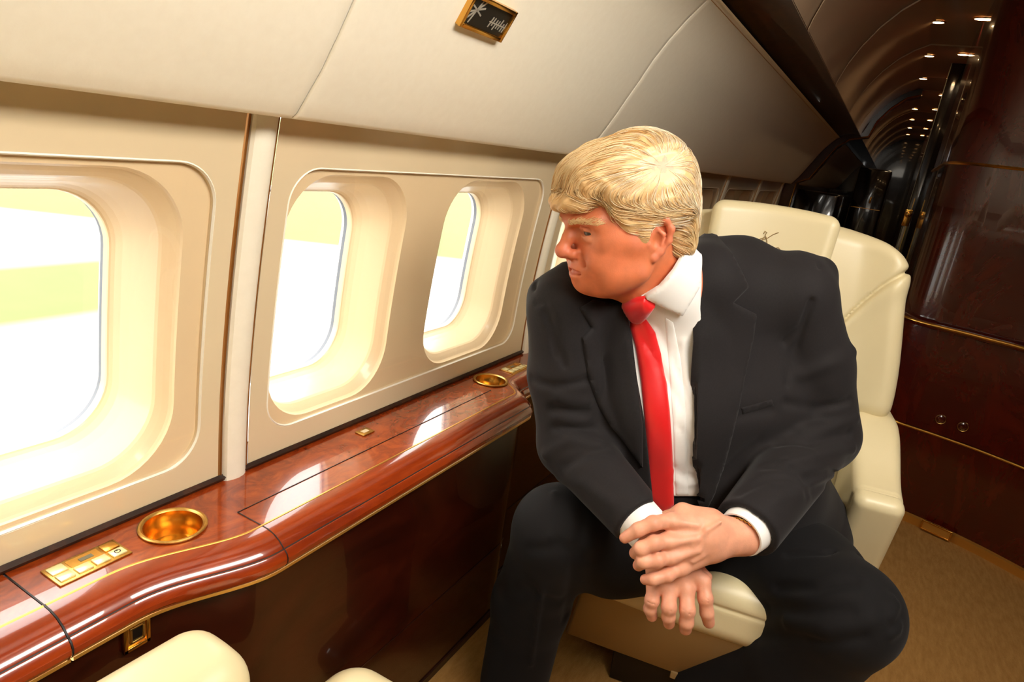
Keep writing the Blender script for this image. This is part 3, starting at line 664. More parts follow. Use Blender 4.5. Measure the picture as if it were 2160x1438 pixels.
    V = wor(np.array([(-.288, -.123, .10), (.288, -.123, .10), (.27, .25, .10), (-.27, .25, .10), (-.254, -.246, .335), (.254, -.246, .335), (.24, .25, .335), (-.24, .25, .335)])); s.add(V, [(0, 1, 2, 3), (4, 5, 6, 7), (0, 1, 5, 4), (1, 2, 6, 5), (2, 3, 7, 6), (3, 0, 4, 7)]); s.build('base_skirt', M['leather2'], T, bevel=.008, seg=3)
    s = MB(); s.add(wor(np.array(pb(-.16, -.10, .16, .2, .0, .10, .004))), [(0, 1, 2, 3), (4, 5, 6, 7), (0, 1, 5, 4), (1, 2, 6, 5), (2, 3, 7, 6), (3, 0, 4, 7)]); s.build('pedestal', M['dark'], T, bevel=.004)
    s = MB(); s.add(wor(np.array(pb(-.02, -.133, .02, -.115, .092, .112, .0))), [(0, 1, 2, 3), (4, 5, 6, 7), (0, 1, 5, 4), (1, 2, 6, 5), (2, 3, 7, 6), (3, 0, 4, 7)]); s.build('latch', M['leather2'], T, bevel=.002)
    return T, hr, (loc, wor, lean)
SEAT_TH = math.radians(9.5)
seat, headrest, fr_ = club_seat((-.168, 1.54, 0), SEAT_TH, 'cream leather swivel seat that the person in the dark suit sits on')
# little stitched crest on the headrest
loc, wor, lean = fr_
def hr_pt(u, z):                                  # point on the headrest's front face
    a = .18; p = np.array([u - .028, -.075 - .018 * (u / .14) ** 2 - .040, .672 + z]); y, zz = p[1] * math.cos(a) + p[2] * math.sin(a), -p[1] * math.sin(a) + p[2] * math.cos(a)
    return wor(np.array([p[0], y + .20, zz + .42]))
s = MB()
for pts in ([(-.012, -.01), (-.004, .004), (.0, .016), (.006, .004), (.010, -.012)], [(-.004, .004), (.006, .010), (.016, .020), (.026, .026)], [(-.016, .0), (-.008, .006), (.0, .010)], [(-.034, -.010), (-.026, -.004), (-.020, -.012)], [(.022, -.012), (.032, -.006), (.042, -.014)], [(.0, .016), (.002, .022), (-.003, .024), (-.004, .018)], [(-.02, -.02), (0, -.024), (.02, -.02)]):
    s.tube([hr_pt(a * 1.1 - .012, b * 1.1 + .020) for a, b in pts], .0010, 6)
s.build('crest', M['stitch'], headrest)
# the empty seat in front, only its armrest end and cushion corner reach into view
front, _, fr2 = club_seat((-.21, .66, 0), SEAT_TH, 'cream leather seat, only a corner showing at the bottom left', arms=False) if False else (None, None, None)
T = thing('club_seat', (-.3, .25, 0), 'cream leather seat whose armrest and cushion corner show at the bottom left edge', 'seat')
def rot2(p, c, a):
    q = p - np.array(c); ca, sa = math.cos(a), math.sin(a); return np.column_stack([q[:, 0] * ca + q[:, 1] * sa, -q[:, 0] * sa + q[:, 1] * ca, q[:, 2]])
def rb(c, h, r, a, puff=.01):
    def f(p):
        q = rot2(p, c, a); m_ = np.stack([np.abs(q[:, 0]) - h[0] + r, np.abs(q[:, 1]) - h[1] + r, np.abs(q[:, 2]) - h[2] - puff * (1 - (q[:, 0] / h[0]) ** 2) + r], 1)
        return (np.linalg.norm(np.maximum(m_, 0), axis=1) + np.minimum(m_.max(1), 0) - r) * .95
    return f
sdf_obj('armrest', Shape().u(rb((-.596, .210, .540), (.068, .27, .085), .045, -.04)), (-.7, -.1, .38), (-.46, .55, .66), .006, M['leather'], T)
sdf_obj('armrest', Shape().u(rb((.06, .215, .52), (.070, .27, .085), .045, -.04)), (-.05, -.1, .38), (.18, .55, .66), .008, M['leather'], T)
sdf_obj('seat_cushion', Shape().u(rb((-.322, .364, .425), (.225, .30, .085), .06, -.02)), (-.62, -.05, .27), (.05, .74, .58), .008, M['leather'], T)
sdf_obj('backrest', Shape().u(rb((-.27, -.08, .72), (.30, .08, .40), .06, 0, 0)), (-.65, -.25, .25), (.15, .1, 1.2), .012, M['leather'], T)
s = MB(); s.box((-.262, .25, .19), (.42, .40, .36)); s.build('base_skirt', M['leather2'], T, bevel=.02)
# ============================================================ THE PERSON
def V3(v): return RW @ np.array(v, float)
SUIT = mat('charcoal_suit_wool', srgb(30, 26, 27), .8, spec=.25, sheen=.06, noise=(300, srgb(22, 19, 20), 2, (1, 1, 1), .3), bump=(900, .25, .0006))
SUIT2 = mat('dark_trouser_wool', srgb(21, 19, 20), .85, spec=.2, sheen=.04, noise=(300, srgb(16, 15, 16), 2, (1, 1, 1), .3), bump=(900, .25, .0006))
SHIRT = mat('white_cotton', srgb(238, 236, 232), .7, bump=(700, .12, .0004))
TIE = mat('red_silk_tie', srgb(214, 10, 14), .42, sheen=.3, coat=.1, coat_rough=.3, bump=(1100, .2, .0004, (1, 1, .3)))
SHOE = mat('black_shoe_leather', srgb(14, 12, 11), .25, coat=.5)
# skin: one material, tinted per zone by a colour attribute that stays with the body
SKIN = bpy.data.materials.new('skin'); SKIN.use_nodes = True; nt = SKIN.node_tree; bs = nt.nodes['Principled BSDF']
at = nt.nodes.new('ShaderNodeAttribute'); at.attribute_name = 'tone'; tc = nt.nodes.new('ShaderNodeTexCoord')
n1 = nt.nodes.new('ShaderNodeTexNoise'); n1.inputs['Scale'].default_value = 55; n1.inputs['Detail'].default_value = 5; nt.links.new(tc.outputs['Object'], n1.inputs[0])
mr = nt.nodes.new('ShaderNodeMapRange'); mr.inputs[1].default_value = .3; mr.inputs[2].default_value = .7; mr.inputs[3].default_value = .90; mr.inputs[4].default_value = 1.08; nt.links.new(n1.outputs[0], mr.inputs[0])
vm = nt.nodes.new('ShaderNodeVectorMath'); vm.operation = 'SCALE'; nt.links.new(at.outputs['Color'], vm.inputs[0]); nt.links.new(mr.outputs[0], vm.inputs['Scale']); nt.links.new(vm.outputs[0], bs.inputs['Base Color'])
bs.inputs['Roughness'].default_value = .46; bs.inputs['Subsurface Weight'].default_value = .12; bs.inputs['Subsurface Radius'].default_value = (.8, .3, .15); bs.inputs['Subsurface Scale'].default_value = .005; bs.inputs['Specular IOR Level'].default_value = .4
n2 = nt.nodes.new('ShaderNodeTexNoise'); n2.inputs['Scale'].default_value = 420; n2.inputs['Detail'].default_value = 4; nt.links.new(tc.outputs['Object'], n2.inputs[0])
bp = nt.nodes.new('ShaderNodeBump'); bp.inputs['Strength'].default_value = .25; bp.inputs['Distance'].default_value = .0008; nt.links.new(n2.outputs[0], bp.inputs['Height']); nt.links.new(bp.outputs[0], bs.inputs['Normal'])
# ---- head frame
HF = V3([-.9264, .1851, -.3279]); HU = V3([-.0605, -.9327, -.3557]); HR = V3([-.3717, -.3097, .8752]); HO = np.array([-.3997, 1.1338, 1.1499]) + V3([.010, .0035, 0])
HM = np.array([HR, HF, HU])                         # rows: right, forward, up
def H(x, y, z): return HO + x * HR + y * HF + z * HU
def Hl(p): return (p - HO) @ HM.T
def hell(c, r): return ell(H(*c), r, HM)
def hch(pts, rs, k=.01): return chain([H(*p) for p in pts], rs, k)
body = Shape()
# skull, face, jaw
body.u(hell((0, -.018, .052), (.076, .100, .086)))
body.u(hell((0, .050, .045), (.062, .055, .060)), .03)
body.u(hell((0, .042, -.026), (.058, .058, .074)), .03)
for s_ in (-1, 1):
    body.u(hch([(s_ * .060, .0, -.020), (s_ * .058, .012, -.056), (s_ * .034, .062, -.080)], [.018, .020, .020], .02), .03)
    body.u(hell((s_ * .040, .068, -.034), (.028, .030, .028)), .025)       # cheek
    body.u(hell((s_ * .046, .044, -.060), (.026, .034, .028)), .025)       # jowl
    body.u(hell((s_ * .058, .030, .008), (.018, .045, .034)), .03)
    body.u(hch([(s_ * .050, .070, .002), (s_ * .066, .030, -.004)], [.012, .012]), .02)   # cheekbone
body.u(hell((0, .082, -.080), (.026, .021, .019)), .022)                   # chin
body.u(hell((0, .086, -.052), (.030, .020, .022)), .02)                    # muzzle
body.u(hch([(-.048, .086, .034), (-.018, .104, .034), (0, .104, .034), (.018, .104, .034), (.048, .086, .034)], [.010, .012, .011, .012, .010]), .018)   # brow
NHEAD = len(body.ops)
# nose
body.u(hch([(0, .100, .026), (0, .112, .006), (0, .124, -.014)], [.0095, .0092, .0115], .01), .012)
body.u(hell((0, .1255, -.019), (.0125, .0115, .0110)), .008)
for s_ in (-1, 1): body.u(hell((s_ * .0135, .110, -.0235), (.0082, .0115, .0085)), .007)
body.u(hch([(0, .118, -.027), (0, .103, -.036)], [.0045, .005]), .006)
# eye sockets, lids
for s_ in (-1, 1):
    body.sub(hell((s_ * 0.0308, 0.1085, 0.0185), (.019, .018, .0100)), .012)
    body.u(hell((s_ * 0.0298, 0.0815, 0.0155), (.0145, .0135, .0125)), .002)
    body.u(hch([(s_ * 0.0158, 0.0940, 0.0180), (s_ * 0.0248, 0.0980, 0.0215), (s_ * 0.0348, 0.0965, 0.0205), (s_ * 0.0448, 0.0875, 0.0145)], [.003, .0042, .0042, .003], .004), .003)
    body.u(hch([(s_ * 0.0168, 0.0940, 0.0115), (s_ * 0.0258, 0.0960, 0.0095), (s_ * 0.0358, 0.0930, 0.0095), (s_ * 0.0438, 0.0860, 0.0125)], [.003, .0036, .0036, .003], .004), .003)
    body.u(hell((s_ * 0.0298, 0.0915, 0.0030), (.013, .007, .006)), .006)     # bag under the eye
    body.sub(hch([(s_ * 0.0183, 0.0985, 0.0157), (s_ * 0.0278, 0.1015, 0.0151), (s_ * 0.0408, 0.0940, 0.0133)], [.0030, .0042, .0032]), .001)
# mouth
body.u(hch([(-.027, .088, -0.0565), (-.012, .1005, -0.0500), (0, .1035, -0.0495), (.012, .1005, -0.0500), (.027, .088, -0.0565)], [.0030, .0052, .0052, .0052, .0030]), .005)
body.u(hch([(-.024, .088, -0.0600), (-.010, .0985, -0.0630), (0, .1005, -0.0635), (.010, .0985, -0.0630), (.024, .088, -0.0600)], [.0035, .0060, .0064, .0060, .0035]), .005)
body.sub(hch([(-.026, .0945, -0.0576), (-.018, .1022, -0.0570), (-.009, .1078, -0.0566), (0, .1097, -0.0565), (.009, .1078, -0.0566), (.018, .1022, -0.0570), (.026, .0945, -0.0576)], [.0008, .0014, .0018, .0020, .0018, .0014, .0008]), .004)
for s_ in (-1, 1):
    body.sub(hch([(s_ * .0225, .1050, -.026), (s_ * .029, .0985, -.038), (s_ * .034, .0910, -0.0430)], [.0014, .0014, .0008]), .009)   # nasolabial fold
    body.sub(hch([(s_ * .0375, .0850, -0.0610), (s_ * .037, .0840, -0.0710)], [.0008, .0006]), .006)
    body.sub(hell((s_ * .0068, .1155, -.0330), (.0035, .0045, .0035)), .002)  # nostril
for z_ in (.050, .060): body.sub(hch([(-.04, .098, z_), (0, .110, z_ + .002), (.04, .098, z_)], [.001, .0012, .001]), .004)
# ears
for s_ in (-1, 1):
    e = [(s_ * .074, .006, .016), (s_ * .081, -.006, .031), (s_ * .087, -.024, .030), (s_ * .090, -.033, .014), (s_ * .088, -.030, -.006), (s_ * .081, -.019, -.024), (s_ * .076, -.007, -.034), (s_ * .073, .001, -.028)]
    body.u(hch(e, [.0035, .0048, .0054, .0054, .0050, .0058, .0078, .0050], .006), .003)
    body.u(hell((s_ * .0790, -.015, .0), (.0045, .0175, .0270)), .006)
    body.u(hch([(s_ * .078, .002, .004), (s_ * .083, -.010, .016), (s_ * .086, -.020, .006), (s_ * .083, -.018, -.010)], [.0025, .003, .0035, .003], .004), .003)
    body.sub(hell((s_ * .0860, -.0085, -.004), (.0065, .0075, .0105)), .004)
    body.u(hch([(s_ * .076, .005, -.004), (s_ * .079, .004, -.010)], [.004, .004]), .004)
# neck and trunk inside the clothes
NB = W(1428, 612, 1.30)
body.u(cone(H(0, -.030, -.030), NB, .060, .066), .03)
body.u(cone(H(0, .040, -.068), W(1385, 620, 1.245), .036, .045), .035)     # throat
body.u(chain([NB, W(1435, 740, 1.39), W(1445, 880, 1.44), W(1455, 1010, 1.50)], [.07, .115, .125, .12], .05), .05)
# arms inside the sleeves
SHR, ELR, WRR = W(1190, 650, 1.27), W(1205, 935, 1.32), W(1352, 1108, 1.175)
SHL, ELL, WRL = W(1675, 625, 1.335), W(1728, 915, 1.385), W(1568, 1130, 1.165)
NBb = NB + V3([0, .065, .10])
body.u(chain([NBb, SHR], [.03, .04], .02), .03); body.u(chain([NBb, SHL], [.03, .04], .02), .03)
body.u(chain([SHR, ELR, WRR], [.046, .036, .0285], .01), .02); body.u(chain([SHL, ELL, WRL], [.046, .036, .0295], .01), .02)
def P(px, py, d, sh=0): return W(px, py, d)
hands = []
# left hand, laid over the other: back of the hand, four fingers pointing to the window side
KN = [P(1412, 1098, 1.128), P(1404, 1141, 1.120), P(1410, 1174, 1.122), P(1432, 1199, 1.132)]
CM = [P(1500, 1104, 1.140), P(1500, 1124, 1.134), P(1500, 1143, 1.136), P(1506, 1158, 1.144)]
for i in range(4):
    body.u(chain([WRL, CM[i], KN[i]], [.0255, .0200, .0135 if i < 3 else .0125], .012), .014)
FG = [[KN[0], P(1378, 1103, 1.112), P(1346, 1117, 1.112), P(1318, 1134, 1.122)],
      [KN[1], P(1380, 1145, 1.104), P(1352, 1157, 1.104), P(1340, 1166, 1.128)],
      [KN[2], P(1386, 1181, 1.106), P(1357, 1184, 1.104), P(1347, 1192, 1.128)],
      [KN[3], P(1408, 1213, 1.117), P(1378, 1221, 1.112), P(1361, 1222, 1.122)]]
FR = [[.0130, .0120, .0118, .0094], [.0134, .0124, .0122, .0104], [.0130, .0118, .0116, .0098], [.0120, .0108, .0106, .0088]]
for g, r in zip(FG, FR): body.u(chain(g, r, .004), .0035)
for k in KN: body.u((lambda c: (lambda p: np.linalg.norm(p - c, axis=1) - .0118))(k + V3([0.004, -.001, -.0045])), .008)
# thumb wraps round the far side
body.u(chain([P(1500, 1092, 1.150), P(1440, 1082, 1.150), P(1408, 1092, 1.165), P(1385, 1112, 1.180)], [.016, .0165, .0115, .0095], .008), .010)
# tendons / veins on the back of the hand
for a, b in ((CM[0], KN[0]), (CM[1], KN[1]), (CM[2], KN[2])):
    body.u(cone(a * .6 + b * .4 + V3([0, 0, -.0172]), b + V3([.004, 0, -.0122]), .0022, .0028), .010)
VN = [[(1520, 1100, 1.115), (1490, 1118, 1.1130), (1472, 1135, 1.1128), (1462, 1150, 1.1135)], [(1490, 1118, 1.1130), (1486, 1140, 1.1145), (1474, 1160, 1.1155)], [(1506, 1150, 1.1195), (1480, 1172, 1.1190), (1462, 1184, 1.1195)]]
for v_ in VN: body.u(chain([P(*q) for q in v_], [.0020] * len(v_), .004), .007)
# right hand, hanging below it: back of the hand and four fingers pointing down
K2 = [P(1482, 1226, 1.172), P(1448, 1244, 1.166), P(1412, 1246, 1.168), P(1380, 1236, 1.175)]
C2 = [P(1425, 1168, 1.180), P(1410, 1170, 1.176), P(1395, 1170, 1.177), P(1380, 1168, 1.182)]
for i in range(4): body.u(chain([WRR, C2[i], K2[i]], [.0250, .0180, .0132], .012), .014)
G2 = [[K2[0], P(1488, 1262, 1.158), P(1491, 1292, 1.160), P(1495, 1312, 1.168)],
      [K2[1], P(1450, 1286, 1.148), P(1448, 1312, 1.152), P(1446, 1326, 1.162)],
      [K2[2], P(1411, 1280, 1.150), P(1410, 1300, 1.156), P(1411, 1314, 1.166)],
      [K2[3], P(1375, 1266, 1.160), P(1371, 1284, 1.166), P(1375, 1299, 1.174)]]
R2 = [[.0138, .0122, .0118, .0104], [.0142, .0126, .0122, .0108], [.0138, .0122, .0116, .0102], [.0132, .0116, .0110, .0096]]
for g, r in zip(G2, R2): body.u(chain(g, r, .004), .0035)
for k in K2: body.u((lambda c: (lambda p: np.linalg.norm(p - c, axis=1) - .0112))(k + V3([0, -.002, -.004])), .008)
for g, r in zip(G2 + FG, R2 + FR): body.u((lambda c, rr: (lambda p: np.linalg.norm(p - c, axis=1) - rr))(g[1] + V3([0, 0, -.0008]), r[1] * 1.0), .005)   # finger joints
for g, r in zip(G2, R2):                                                    # creases over the finger joints
    c = g[1]; t = (g[2] - g[0]); t /= np.linalg.norm(t); side = np.cross(t, V3([0, 0, 1])); side /= np.linalg.norm(side)
    for o_ in (-.0028, .0012): body.sub(chain([c + t * o_ + side * a * r[1] + V3([0, 0, -r[1] * math.sqrt(max(0, 1.02 - a * a))]) for a in (-.7, 0, .7)], [.0006] * 3, .001), .0022)
body.u(chain([P(1430, 1170, 1.19), P(1470, 1200, 1.198), P(1492, 1216, 1.192)], [.015, .0125, .0088], .006), .008)   # thumb of the lower hand
# index-finger web and wrist folds
person = thing('person', (-.3, 1.35, 0), 'person in dark suit and red tie, seated with crossed hands, looking out', 'person')
v, f = body.poly((-.60, .90, .42), (.14, 1.62, 1.33), .0021, newton=1)
body_o = fastmesh('body', v, f, SKIN, person)
# zone tones (true colour of the skin there)
hv = Hl(v); base = np.array(srgb(202, 114, 74)[:3]); tone = np.tile(base, (len(v), 1))
def blend(mask, col): 
    global tone
    tone = tone * (1 - mask[:, None]) + np.array(srgb(*col)[:3]) * mask[:, None]
gs = lambda d, w: np.exp(-(d / w) ** 2)
hd = v[:, 2] < .78
blend(hd * 1.0, (224, 160, 130))
blend(hd * gs(np.min([np.linalg.norm(v - c, axis=1) for c in KN + K2 + [g[1] for g in G2 + FG] + [g[3] for g in G2 + FG]], axis=0), .012) * .6, (206, 118, 92))
up = ~hd
blend(up * gs(np.minimum(np.linalg.norm(hv - [-.045, .06, -.03], axis=1), np.linalg.norm(hv - [.045, .06, -.03], axis=1)), .04) * .6, (214, 116, 78))
blend(up * gs(np.linalg.norm(hv - [0, .124, -.02], axis=1), .018) * .7, (222, 128, 104))
blend(up * gs(np.minimum(np.linalg.norm((hv - [-.032, .09, .009]) / [1.3, 1, .8], axis=1), np.linalg.norm((hv - [.032, .09, .009]) / [1.3, 1, .8], axis=1)), .014) * .55, (232, 172, 136))
lip = np.minimum(hch([(-.024, .088, -.0565), (0, .1035, -.0510), (.024, .088, -.0565)], [.004, .006, .004])(v), hch([(-.022, .088, -.061), (0, .1005, -.0630), (.022, .088, -.061)], [.004, .006, .004])(v))
blend(up * smooth01((.0022 - lip) / .002) * .7, (206, 110, 92))
blend(up * smooth01((np.abs(hv[:, 0]) - .080) / .006) * .5, (226, 132, 104))
blend(up * smooth01((hv[:, 2] - .055) / .03) * .8, (232, 170, 140))
blend(up * smooth01((-.02 - hv[:, 1]) / .02) * smooth01((hv[:, 2] - .05) / .02), (232, 178, 158))
at_ = body_o.data.color_attributes.new('tone', 'FLOAT_COLOR', 'POINT'); at_.data.foreach_set('color', np.column_stack([tone, np.ones(len(v))]).astype(np.float32).ravel())
# nails
NAIL = mat('fingernail', srgb(222, 164, 136), .25, coat=.4)
for c, r, t in ((G2[0][3], .0088, G2[0][3] - G2[0][2]), (FG[0][3], .0085, FG[0][3] - FG[0][2]), (FG[3][3], .0078, FG[3][3] - FG[3][2])):
    t = t / np.linalg.norm(t); n_ = V3([0, 0, -1]) - t * V3([0, 0, -1]).dot(t); n_ /= np.linalg.norm(n_); sd = np.cross(t, n_)
    s = MB(); s.grid([[c + t * a * r * .8 + sd * b * r * .62 * (1 - .25 * a * a) + n_ * (r * math.sqrt(max(.1, 1.06 - (b * .62) ** 2 - (max(0, a) * .72) ** 2)) + .0003) for b in np.linspace(-1, 1, 7)] for a in np.linspace(-.9, .9, 7)]); s.build('fingernail', NAIL, body_o)
# eyes
EYE = mat('eye', srgb(70, 62, 58), .15); 
for s_ in (-1, 1):
    s = MB(); s.lathe((0, 0, 0), [(.0127 * math.sin(a), .0127 * math.cos(a)) for a in np.linspace(0.001, PI - .001, 14)], 20); s.v = [tuple(H(s_ * .0298, .0845, .0150) + np.array(q)) for q in s.v]; s.build('eye', EYE, body_o)
# ------------------------------------------------------------ drape: a cloth piece laid over a surface
def inpoly(P_, x, y):
    P_ = np.asarray(P_); c = np.zeros(len(x), bool); j = len(P_) - 1
    for i in range(len(P_)):
        xi, yi = P_[i]; xj, yj = P_[j]; m_ = ((yi > y) != (yj > y)) & (x < (xj - xi) * (y - yi) / ((yj - yi) or 1e-9) + xi); c ^= m_; j = i
    return c
def pdist(P_, x, y):
    P_ = np.asarray(P_, float); d = np.full(len(x), 1e9)
    for i in range(len(P_)):
        a = P_[i]; b = P_[(i + 1) % len(P_)]; ab = b - a; t = np.clip(((x - a[0]) * ab[0] + (y - a[1]) * ab[1]) / (ab @ ab + 1e-9), 0, 1); d = np.minimum(d, np.hypot(x - a[0] - t * ab[0], y - a[1] - t * ab[1]))
    return d
def subdiv(P_, step):
    out = []
    for i in range(len(P_)):
        a = np.array(P_[i], float); b = np.array(P_[(i + 1) % len(P_)], float); n = max(1, int(np.linalg.norm(b - a) / step))
        out += [a + (b - a) * k / n for k in range(n)]
    return np.array(out)
def trace(sdf, px, py, d0, d1, off=0):
    r = np.stack([(px - 1080) / F, (py - 719) / F, np.ones(len(px))], 1) @ RW.T; L = np.linalg.norm(r, axis=1); u = r / L[:, None]; t = np.full(len(px), d0) * L; o = np.array([0, 0, CZ])
    for _ in range(70):
        t += (sdf(o + u * t[:, None]) - off) * .8; t = np.minimum(t, d1 * L)
    return o + u * t[:, None], u
def grad(sdf, p, e=.0015):
    g = np.stack([sdf(p + np.eye(3)[a] * e) - sdf(p - np.eye(3)[a] * e) for a in range(3)], 1); return g / (np.linalg.norm(g, axis=1, keepdims=True) + 1e-9)
def drape(name, poly, sdf, mt, parent, thick=.004, lift=0., step=7, rnd=.003, d0=.9, d1=1.7, sink=.004, fold=None, cr=None):
    """cloth panel: outline given where it lies on the surface, then lifted off it by its own thickness"""
    if cr:                                           # round the corners
        q = []
        n = len(poly)
        for i in range(n):
            a, b, c = [np.array(poly[(i + k) % n], float) for k in (-1, 0, 1)]
            q += [b + (a - b) * min(.5, cr / (np.linalg.norm(a - b) + 1e-9)), b * .5 + (b + (a - b) * min(.5, cr / (np.linalg.norm(a - b) + 1e-9)) + b + (c - b) * min(.5, cr / (np.linalg.norm(c - b) + 1e-9))) * .25, b + (c - b) * min(.5, cr / (np.linalg.norm(c - b) + 1e-9))]
        poly = q
    B_ = subdiv(poly, step * .7); x0, y0 = B_.min(0); x1, y1 = B_.max(0)
    gx_, gy_ = np.meshgrid(np.arange(x0, x1, step), np.arange(y0, y1, step)); gx_ = gx_.ravel() + RNG.rand(gx_.size) * .3; gy_ = gy_.ravel() + RNG.rand(gy_.size) * .3
    ins = inpoly(B_, gx_, gy_) & (pdist(B_, gx_, gy_) > step * .45)
    # a ring close to the border keeps the rounded edge crisp
    Pn = np.roll(B_, -1, 0) - np.roll(B_, 1, 0); Nn = np.column_stack([-Pn[:, 1], Pn[:, 0]]) / (np.linalg.norm(Pn, axis=1)[:, None] + 1e-9)
    ring = []
    for w_ in (1.2,):
        for s_ in (1, -1):
            q = B_ + Nn * w_ * s_; k = inpoly(B_, q[:, 0], q[:, 1]) & (pdist(B_, q[:, 0], q[:, 1]) > w_ * .7); ring.append(q[k])
    pts = np.concatenate([B_, np.column_stack([gx_[ins], gy_[ins]])] + ring); nb_ = len(B_)
    res = delaunay_2d_cdt([Vector(p) for p in pts.tolist()], [(i, (i + 1) % nb_) for i in range(nb_)], [], 1, 1e-5)
    q = np.array([[p.x, p.y] for p in res[0]]); tri = [tuple(t) for t in res[2]]
    p3, u = trace(sdf, q[:, 0], q[:, 1], d0, d1, .0); n_ = grad(sdf, p3)
    dep = project(p3)[2]; dm = pdist(B_, q[:, 0], q[:, 1]) * dep / F; e = np.clip(dm / rnd, 0, 1); h_ = thick * np.sqrt(1 - (1 - e) ** 2) + lift
    if fold is not None: h_ = h_ + fold(q[:, 0], q[:, 1])
    top = p3 + n_ * h_[:, None]; bot = p3 - n_ * sink + n_ * lift
    cnt = {}
    for t in tri:
        for k in range(len(t)):
            e_ = (t[k], t[(k + 1) % len(t)]); cnt[tuple(sorted(e_))] = cnt.get(tuple(sorted(e_)), []) + [e_]
    n = len(q); F_ = [t for t in tri] + [tuple(n + i for i in reversed(t)) for t in tri]
    for k_, e_ in cnt.items():
        if len(e_) == 1: a, b = e_[0]; F_.append((b, a, n + a, n + b))
    return mesh(name, np.concatenate([top, bot]), F_, mt, parent, True, 60)
# ------------------------------------------------------------ clothes
TOR = [( [P(1318, 690, 1.345), P(1330, 850, 1.375), P(1352, 1010, 1.430)], [.098, .112, .112]),
       ( [P(1430, 700, 1.370), P(1438, 850, 1.400), P(1448, 1010, 1.450)], [.132, .142, .140]),
       ( [P(1560, 690, 1.395), P(1580, 850, 1.420), P(1595, 1010, 1.475), P(1640, 1100, 1.55)], [.112, .130, .138, .135])]
tors = [chain(a, b, .04) for a, b in TOR]
def torso(p):
    d = tors[0](p)
    for t in tors[1:]: d = smin(d, t(p), .07)
    return d
def unit3(v): return v / np.linalg.norm(v)
def cut_cone(a, b, ra, rb, ext, plane_at):
    e = unit3(b - a); f0 = cone(a, b + e * ext, ra, rb)
    return lambda p: smax(f0(p), (p - plane_at) @ e, .006)
def crease(sh, px, w, amp, d0=.9, d1=1.7):
    q = np.array(px, float); p3, u = trace(sh, q[:, 0], q[:, 1], d0, d1); f0 = chain(list(p3), [0] * len(p3), .001)
    sh.disp(lambda p: 1.7 * amp * np.exp(-(f0(p) / w) ** 2), f0, 2.6 * w); return sh
def poly_prism(PP, dmax):
    PP = np.asarray(PP, float)
    def f(p):
        x, y, z = project(p); d = pdist(PP, x, y) * z / F; ins = inpoly(PP, x, y); return np.maximum(np.where(ins, -d, d), z - dmax)
    return f
OPEN = [(1300, 560), (1330, 545), (1400, 560), (1440, 500), (1468, 505), (1465, 600), (1464, 720), (1464, 850), (1467, 970), (1478, 1060), (1500, 1120), (1400, 1130), (1378, 1060), (1370, 980), (1360, 890), (1344, 800), (1328, 710), (1316, 640)]
opening = poly_prism(OPEN, 1.42)
eR = unit3(WRR - ELR); eL = unit3(WRL - ELL)
EWR = P(1347, 1096, 1.188); EWL = P(1573, 1116, 1.170)
J = Shape()
J.u(torso)
J.u(chain([P(1310, 625, 1.33), SHR + V3([.0, .004, .01])], [.055, .064], .03), .05)
J.u(chain([P(1490, 575, 1.385), P(1560, 575, 1.385), SHL + V3([-.008, .0, 0])], [.076, .070, .070], .03), .05)
J.u(chain([P(1486, 600, 1.300), P(1560, 620, 1.345), SHL], [.076, .074, .070], .03), .04)
J.u(cone(P(1640, 1070, 1.56), P(1700, 1120, 1.56), .13, .10), .05)
J.u(chain([SHR, P(1190, 790, 1.30), ELR], [.070, .0685, .064], .02), .022)
J.u(chain([SHL, P(1712, 770, 1.365), ELL + V3([.008, 0, 0])], [.078, .0775, .072], .02), .022)
J.u(cut_cone(ELR, EWR, .066, .047, .05, EWR), .018)
J.u(cut_cone(ELL, EWL, .073, .055, .05, EWL), .018)
# padded shoulder ends
J.u(cone(P(1200, 600, 1.285), P(1147, 618, 1.285), .045, .027), .02)
J.u(cone(P(1690, 582, 1.345), P(1729, 576, 1.345), .045, .032), .03)
for px, w, a in (
    ([(1655, 720), (1690, 690), (1712, 640)], .008, .004), ([(1690, 790), (1745, 770), (1800, 740)], .012, -.004), ([(1660, 850), (1720, 862), (1790, 845)], .009, .0045), ([(1690, 905), (1750, 900), (1806, 880)], .010, -.004),
    ([(1640, 935), (1710, 935), (1790, 915)], .009, .0055), ([(1660, 975), (1720, 960), (1798, 948)], .010, -.004), ([(1700, 1012), (1750, 995), (1795, 985)], .008, .004), ([(1610, 985), (1660, 985), (1700, 1010)], .009, .003),
    ([(1728, 556), (1706, 640), (1680, 730), (1660, 810)], .006, .0035), ([(1128, 598), (1152, 670), (1172, 750)], .006, .003), ([(1500, 640), (1540, 720), (1560, 800)], .02, .0015), ([(1700, 1040), (1745, 1020), (1780, 1010)], .009, .0035), ([(1180, 1010), (1230, 1020), (1290, 1060)], .012, -.0025),
    ([(1560, 1040), (1620, 1010), (1680, 1010)], .010, .003), ([(1590, 1090), (1640, 1050), (1700, 1040)], .012, -.003),
    ([(1122, 800), (1170, 815), (1240, 800)], .009, .0035), ([(1125, 880), (1170, 862), (1235, 870)], .010, .005), ([(1122, 850), (1180, 838), (1240, 850)], .010, -.0035), ([(1130, 925), (1175, 900), (1250, 905)], .009, .0045), ([(1150, 960), (1200, 930), (1262, 935)], .010, -.004),
    ([(1190, 985), (1235, 960), (1280, 950)], .010, .003), ([(1160, 660), (1172, 720), (1190, 770)], .007, .003), ([(1130, 640), (1150, 640), (1160, 680)], .006, .003),
    ([(1625, 865), (1590, 868), (1550, 880)], .012, .0025), ([(1600, 930), (1560, 960), (1520, 1000)], .012, .002), ([(1270, 760), (1290, 850), (1320, 930)], .012, .0025)): crease(J, px, w, a)
SHB = Shape(); SHB.u(lambda p: torso(p) + .014)
